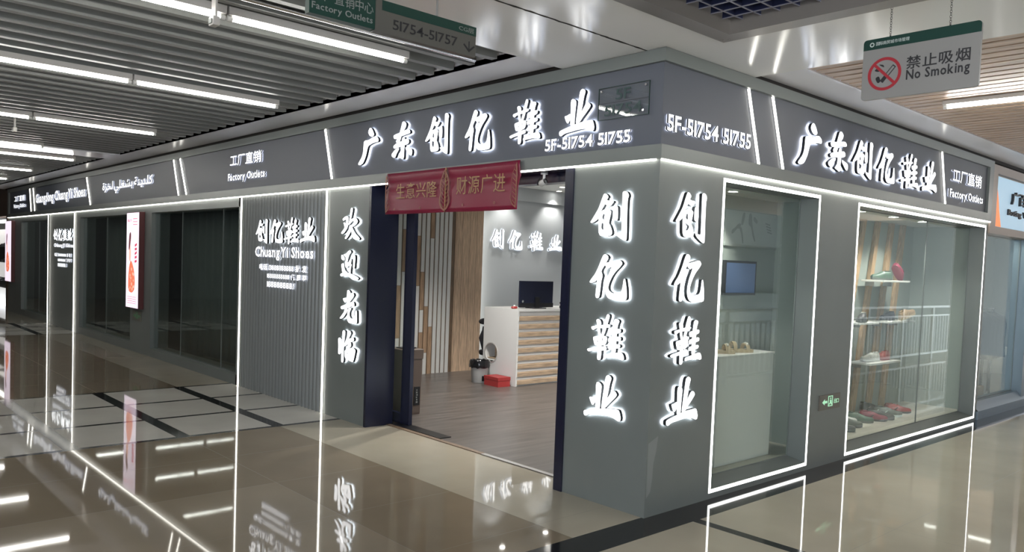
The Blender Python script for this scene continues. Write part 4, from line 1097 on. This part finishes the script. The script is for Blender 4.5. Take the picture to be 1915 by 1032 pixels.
# battens and shelves of the wide window
for i, (y0, y1) in enumerate(((4.44, 4.90), (4.86, 5.28), (5.29, 5.67), (5.66, 6.01))):
    d = 0.048
    o = MB().add([(-0.855, y0 - d, 0.09), (-0.815, y0 - d, 0.09), (-0.815, y0 + d, 0.09), (-0.855, y0 + d, 0.09), (-0.855, y1 - d, 2.318), (-0.815, y1 - d, 2.318), (-0.815, y1 + d, 2.318), (-0.855, y1 + d, 2.318)],
                 [(0, 3, 2, 1), (4, 5, 6, 7), (0, 1, 5, 4), (1, 2, 6, 5), (2, 3, 7, 6), (3, 0, 4, 7)]).build('batten', 'batten')
    tag(o, 'leaning oak batten on the back wall of the wide display window, %s from the left' % ORD[i], 'batten', 'leaning battens of the shoe display')
SHV = [('upper', 4.86, 5.58, 1.635), ('left', 4.30, 4.80, 1.165), ('right', 5.10, 5.82, 1.165), ('lower', 4.66, 5.46, 0.705)]
for nm, y0, y1, z in SHV:
    t = thing('shoe_shelf', 'white shoe shelf on the battens in the wide window, the %s one' % {'upper': 'topmost', 'left': 'middle left', 'right': 'middle right', 'lower': 'lowest'}[nm], 'shelf', (-0.81, y0, z - 0.022), 0, 'white shoe shelves')
    MB().box(0.0, 0.26, 0, y1 - y0, 0, 0.022).build('board', 'white', t, bevel=0.002)
    for q in (0.12, y1 - y0 - 0.12): MB().box(0.0, 0.10, q - 0.006, q + 0.006, -0.05, 0.0).build('bracket', 'steel', t)
shoe('green trainer on the topmost shelf of the wide window', (-0.62, 5.20, 1.636), math.radians(-115), 'shoe_green', 'shoe_grey', 'pale_ink', L=0.27, group='shoes on the shelves')
s = shoe('magenta shoe leaning up on the topmost shelf of the wide window', (-0.64, 5.53, 1.636), math.radians(-100), 'shoe_magenta', 'shoe_wine', 'shoe_wine', L=0.27, group='shoes on the shelves')
s.rotation_euler = (0, math.radians(-38), math.radians(-88))
shoe('black and white striped shoe on the middle left shelf of the wide window', (-0.66, 4.66, 1.166), math.radians(-75), 'shoe_black', 'shoe_grey', 'bead_white', L=0.30, accent='bead_white', group='shoes on the shelves')
shoe('navy shoe on the middle right shelf of the wide window', (-0.66, 5.44, 1.166), math.radians(-100), 'shoe_navy', 'shoe_black', 'shoe_navy', L=0.24, group='shoes on the shelves')
s = shoe('tan shoe leaning against the navy one on the middle right shelf', (-0.60, 5.52, 1.17), math.radians(60), 'shoe_tan', 'sandal_tan', 'shoe_tan', L=0.24, group='shoes on the shelves')
s.rotation_euler = (0, math.radians(-20), math.radians(72))
s.location = (-0.60, 5.50, 1.168)
shoe('off white shoe on the lowest shelf of the wide window', (-0.64, 5.04, 0.706), math.radians(-105), 'shoe_white', 'white', 'white', L=0.28, group='shoes on the shelves')
shoe('red shoe on the lowest shelf of the wide window', (-0.66, 5.36, 0.706), math.radians(-100), 'shoe_red', 'shoe_crimson', 'shoe_red', L=0.24, group='shoes on the shelves')
row = [('black trainer, nearest the glass edge', -0.40, 3.72, 'shoe_black', 'shoe_grey'), ('dark grey trainer, second from the left', -0.44, 3.98, 'shoe_grey', 'shoe_black'),
       ('beige shoe, behind the dark trainers', -0.60, 4.20, 'shoe_white', 'stone'), ('green grey trainer, third dark one from the left', -0.50, 4.38, 'shoe_green', 'shoe_grey'),
       ('wine red shoe, beside the green grey one', -0.44, 4.60, 'shoe_wine', 'shoe_black'), ('black trainer with pale laces, near the middle', -0.46, 4.82, 'shoe_black', 'shoe_black'),
       ('grey trainer, second from the right', -0.48, 5.08, 'shoe_grey', 'pale_ink'), ('crimson shoe, last on the right', -0.50, 5.40, 'shoe_crimson', 'shoe_black'), ('dark brown shoe, at the back by the battens', -0.72, 5.20, 'shoe_black', 'wood_back')]
for i, (nm, x, y, up, so) in enumerate(row):
    shoe(nm.split(',')[0] + ' on the wide window floor' + ',' + nm.split(',')[1], (x - 0.16, y - 0.06, 0.089), math.radians(28 + 9 * math.sin(i * 2.1)), up, so, 'pale_ink' if i % 2 else 'shoe_grey', L=0.29, group='shoes on the display floor')

# sandal display
t = thing('pedestal', 'white box pedestal carrying sandals in the narrow display window', 'pedestal', (-0.57, 1.27, 0.089))
MB().box(0, 0.27, 0, 0.83, 0, 0.88).build('box', 'white', t, bevel=0.003)
MB().box(-0.008, 0.278, -0.008, 0.838, 0.88, 0.897).build('top_board', 'white', t, bevel=0.003)
def sandal(label, loc, rotz):
    t = thing('sandal', label, 'sandal', loc, rotz, 'sandals on the pedestal')
    lp = chaikin([(0, -.028), (.06, -.030), (.13, -.030), (.2, -.042), (.25, -.034), (.268, 0), (.25, .032), (.2, .038), (.13, .028), (.06, .030), (0, .028), (-.012, 0)])
    n = len(lp); mb = MB()
    mb.add([(a, b, 0) for a, b in lp] + [(a, b, 0.032 - a * 0.03) for a, b in lp], [tuple(range(n - 1, -1, -1)), tuple(range(n, 2 * n))] + [(i, (i + 1) % n, n + (i + 1) % n, n + i) for i in range(n)])
    mb.build('sole', 'sandal_tan', t)
    for x, h, w in ((0.185, 0.062, 0.042), (0.055, 0.085, 0.034)):
        rings = [[(x + dx, w * math.cos(a), 0.024 + h * math.sin(a) * 0.75 + dz) for dx, dz in ((-0.02, 0), (0.02, -0.004), (0.02, 0.004), (-0.02, 0.008))] for a in [math.pi * q / 12 for q in range(13)]]
        MB().loft(rings).build('strap', 'sandal_tan', t, smooth=True)
    mb = MB()
    for k in range(5): mb.lathe([(0.0005, -.009), (.008, -.006), (.010, 0), (.008, .006), (.0005, .009)], c=(0.185 + 0.006 * (k % 2), -0.026 + k * 0.013, 0.070 + 0.008 * math.sin(k * math.pi / 4)), n=10)
    mb.build('beads', 'bead_white', t, smooth=True)
sandal('tan sandal with white beads on the pedestal, left one of the pair', (-0.50, 1.36, 0.987), math.radians(58))
sandal('tan sandal with white beads on the pedestal, right one of the pair', (-0.44, 1.60, 0.987), math.radians(72))

# pictures in the narrow window
t = thing('wall_print', 'pale wall print of walking grey figures at the top of the narrow display window', 'picture', (-0.62, 1.735, 1.885), math.pi / 2)
MB().box(0, 0.86, -0.012, -0.0005, 0, 0.31).build('board', 'poster_pale', t)
mb = MB()
for pts in ([(.10, .10), (.14, .12), (.19, .16), (.22, .15), (.25, .20), (.20, .20), (.15, .16), (.10, .14)], [(.22, .16), (.26, .10), (.28, .03), (.295, .03), (.28, .11), (.25, .18)],
            [(.24, .19), (.27, .30), (.31, .30), (.28, .19)], [(.36, .20), (.41, .18), (.44, .10), (.48, .05), (.49, .06), (.46, .12), (.43, .19), (.41, .30), (.37, .30)], [(.44, .24), (.50, .21), (.52, .24), (.45, .28)]):
    mb.plate([chaikin(pts)], 0.0125, 0.0135)
for k in range(4): mb.plate([rot_rect(0.69 + 0.012 * k, 0.22 - k * 0.025, 0.08, 0.012, -8)], 0.0125, 0.0135)
mb.build('figure_print', 'ink_grey', t)
t = thing('display_screen', 'dim blue screen low on the back wall of the narrow display window', 'screen', (-0.62, 1.74, 1.46), math.pi / 2)
MB().box(0, 0.50, -0.03, -0.0005, 0, 0.30).build('frame', 'black_plastic', t)
MB().box(0.02, 0.48, -0.032, -0.0305, 0.02, 0.28).build('screen', 'screen_blue', t)

# ================================================================== NEIGHBOURING SHOPS
struct('wall_next', MB().box(-0.20, -0.03, 6.40, 6.47, 0, 2.24).box(-0.2, 0.02, 6.362, 12, 2.24, 2.33).box(-0.2, -0.02, 6.362, 12, 2.33, 3.06).box(-0.02, 0.02, 6.362, 12, 2.96, 3.06).box(-0.02, 0.02, 6.362, 6.55, 2.33, 2.96), 'neigh_beige')
struct('trim_6', MB().box(-0.2, 0.02, 6.362, 12, 0.0, 0.10).add([(0.02, 6.362, 0.10), (0.02, 12, 0.10), (-0.05, 12, 0.20), (-0.05, 6.362, 0.20), (-0.2, 6.362, 0.20), (-0.2, 12, 0.20)], [(0, 1, 2, 3), (3, 2, 5, 4)]), 'neigh_sill')
window(6, ('R', -0.12), 6.47, 8.10, 0.20, 2.24, 'glass')
struct('wall_next_pier', MB().box(-0.2, 0.0, 8.10, 8.35, 0.1, 2.24), 'neigh_sill')
nx = MB().box(-1.60, -1.55, 6.47, 12, 0, 3).box(-1.55, -0.2, 11.9, 12, 0, 3).box(-1.55, -0.2, 6.452, 6.47, 0, 3).box(-1.55, -0.2, 6.47, 12, 2.5, 2.55).box(-1.55, -0.2, 6.47, 12, 0.0, 0.02)
struct('wall_next_back', nx, 'shop_wall')
t = thing('lightbox_sign', 'pale blue lit shop sign with an orange corner beyond the right end of the shop', 'shop sign', (-0.02, 6.585, 2.335), math.pi / 2)
MB().box(0, 3.0, -0.03, 0.0, 0, 0.60).build('lit_panel', 'neigh_blue', t)
MB().plate([[(0, 0), (0.20, 0), (0.10, 0.20), (0.05, 0.34), (0, 0.44)]], 0.0303, 0.0315).build('orange_corner', 'neigh_orange', t)
printed('广百货', t, 0.0303, 0.50, 1.35, 0.30, 0.46, 'ink', d=0.03)
printed('Boting Wu', t, 0.0303, 0.40, 1.30, 0.14, 0.235, 'ink', d=0.02, offset=0.02)
t = thing('clothes_rack', 'rack of black coats inside the neighbouring shop window', 'rack', (-0.50, 7.62, 0.02))
for a in (-0.0, 0.85): MB().tube((0, a, 0), (0, a, 1.28), 0.014, n=8).build('post', 'rail', t)
MB().tube((0, 0, 1.27), (0, 0.85, 1.27), 0.012, n=8).build('rail', 'rail', t)
MB().box(-0.15, 0.15, -0.02, 0.02, 0, 0.015).box(-0.15, 0.15, 0.83, 0.87, 0, 0.015).build('foot', 'rail', t)
for i in range(5):
    c = thing('coat', 'black coat on the rack in the neighbouring window, %s from the left' % ORD[i], 'coat', (-0.50, 7.70 + i * 0.17, 0.62), 0, 'black coats on the rack')
    rings = [[(w * math.cos(q * math.pi / 6), d * math.sin(q * math.pi / 6), z) for q in range(12)] for z, w, d in ((0, 0.20, 0.06), (0.25, 0.19, 0.06), (0.45, 0.20, 0.065), (0.56, 0.18, 0.05), (0.62, 0.05, 0.035))]
    MB().loft(rings).build('body', 'black_fabric', c, smooth=True)
    MB().path([(0, 0, 0.61), (0, 0, 0.65), (0.012, 0, 0.665)], 0.004, n=6).build('hanger_hook', 'chrome', c)
t = thing('carton', 'pale carton on the floor of the neighbouring shop window', 'box', (-0.40, 7.36, 0.021), 0.1)
MB().box(-0.13, 0.13, -0.18, 0.18, 0, 0.26).build('body', 'shoe_tan', t); MB().box(-0.13, 0.13, -0.02, 0.02, 0.26, 0.2615).build('tape', 'pale_ink', t)
t = thing('display_table', 'low pale table with a folded white top in the neighbouring shop window', 'table', (-0.50, 8.95, 0.021))
MB().box(-0.25, 0.25, -0.2, 0.2, 0.60, 0.64).build('top', 'white', t)
for a in (-0.22, 0.19):
    for b in (-0.18, 0.15): MB().box(a, a + 0.03, b, b + 0.03, 0, 0.60).build('leg', 'rail', t)
MB().box(-0.2, 0.15, -0.15, 0.1, 0.64, 0.70).build('folded_cloth', 'white', t)

# shop beyond the far left end
struct('wall_far', MB().box(-25.9, -20.65, 0.0, 0.3, 2.42, 3.16).box(-20.78, -20.62, -0.02, 0.3, 0, 2.42), 'brown_wall')
tag(MB().box(-25.9, -20.80, 0.0, 0.04, 2.25, 2.33).build('light_strip', 'led'), 'white light strip over the shelves beyond the far left end', 'LED strip')
t = thing('lit_shelving', 'white lit shoe shelving beyond the far left end of the shop', 'shelving', (-25.8, 0.25, 0))
MB().box(0, 5.0, 0.2, 0.25, 0, 2.4).build('back_panel', 'gap', t)
for z, h in ((1.68, 0.44), (0.75, 0.46), (0.02, 0.42)):
    MB().box(0, 4.98, 0.15, 0.19, z, z + h).build('lit_panel', 'lit_shelf', t)
for z in (0.72, 1.22, 1.64): MB().box(0, 4.98, -0.1, 0.19, z - 0.02, z).build('shelf_board', 'rail', t)
k = 0
for z in (0.724, 1.224, 1.644):
    for x in (-21.75, -21.45, -21.15):
        shoe('dark shoe on far left lit shelving, %s board, %s from left' % (('lowest', 'middle', 'top')[(0.724, 1.224, 1.644).index(z)], ORD[k % 3]), (x, 0.24, z), math.radians(-60 + 30 * (k % 3)), ('shoe_black', 'shoe_navy', 'shoe_grey')[k % 3], 'shoe_black', 'shoe_grey', L=0.27, group='dark shoes on the far lit shelving'); k += 1

# railing of the atrium, seen in the display glass
t = thing('atrium_railing', 'dark steel atrium railing reflected in the display windows', 'railing', (2.9, 4.4, 0))
MB().box(-0.03, 0.03, 0, 11, 1.08, 1.12).build('handrail', 'rail_light', t)
MB().box(-0.02, 0.02, 0, 11, 0.90, 0.93).box(-0.02, 0.02, 0, 11, 0.10, 0.14).build('rail_bar', 'rail_light', t)
for i in range(8): MB().box(-0.025, 0.025, i * 1.57 - 0.025, i * 1.57 + 0.025, 0, 1.08).build('post', 'rail_light', t)
for i in range(72):
    MB().box(-0.008, 0.008, 0.1 + i * 0.15, 0.125 + i * 0.15, 0.14, 0.90).build('baluster', 'rail_light', t)
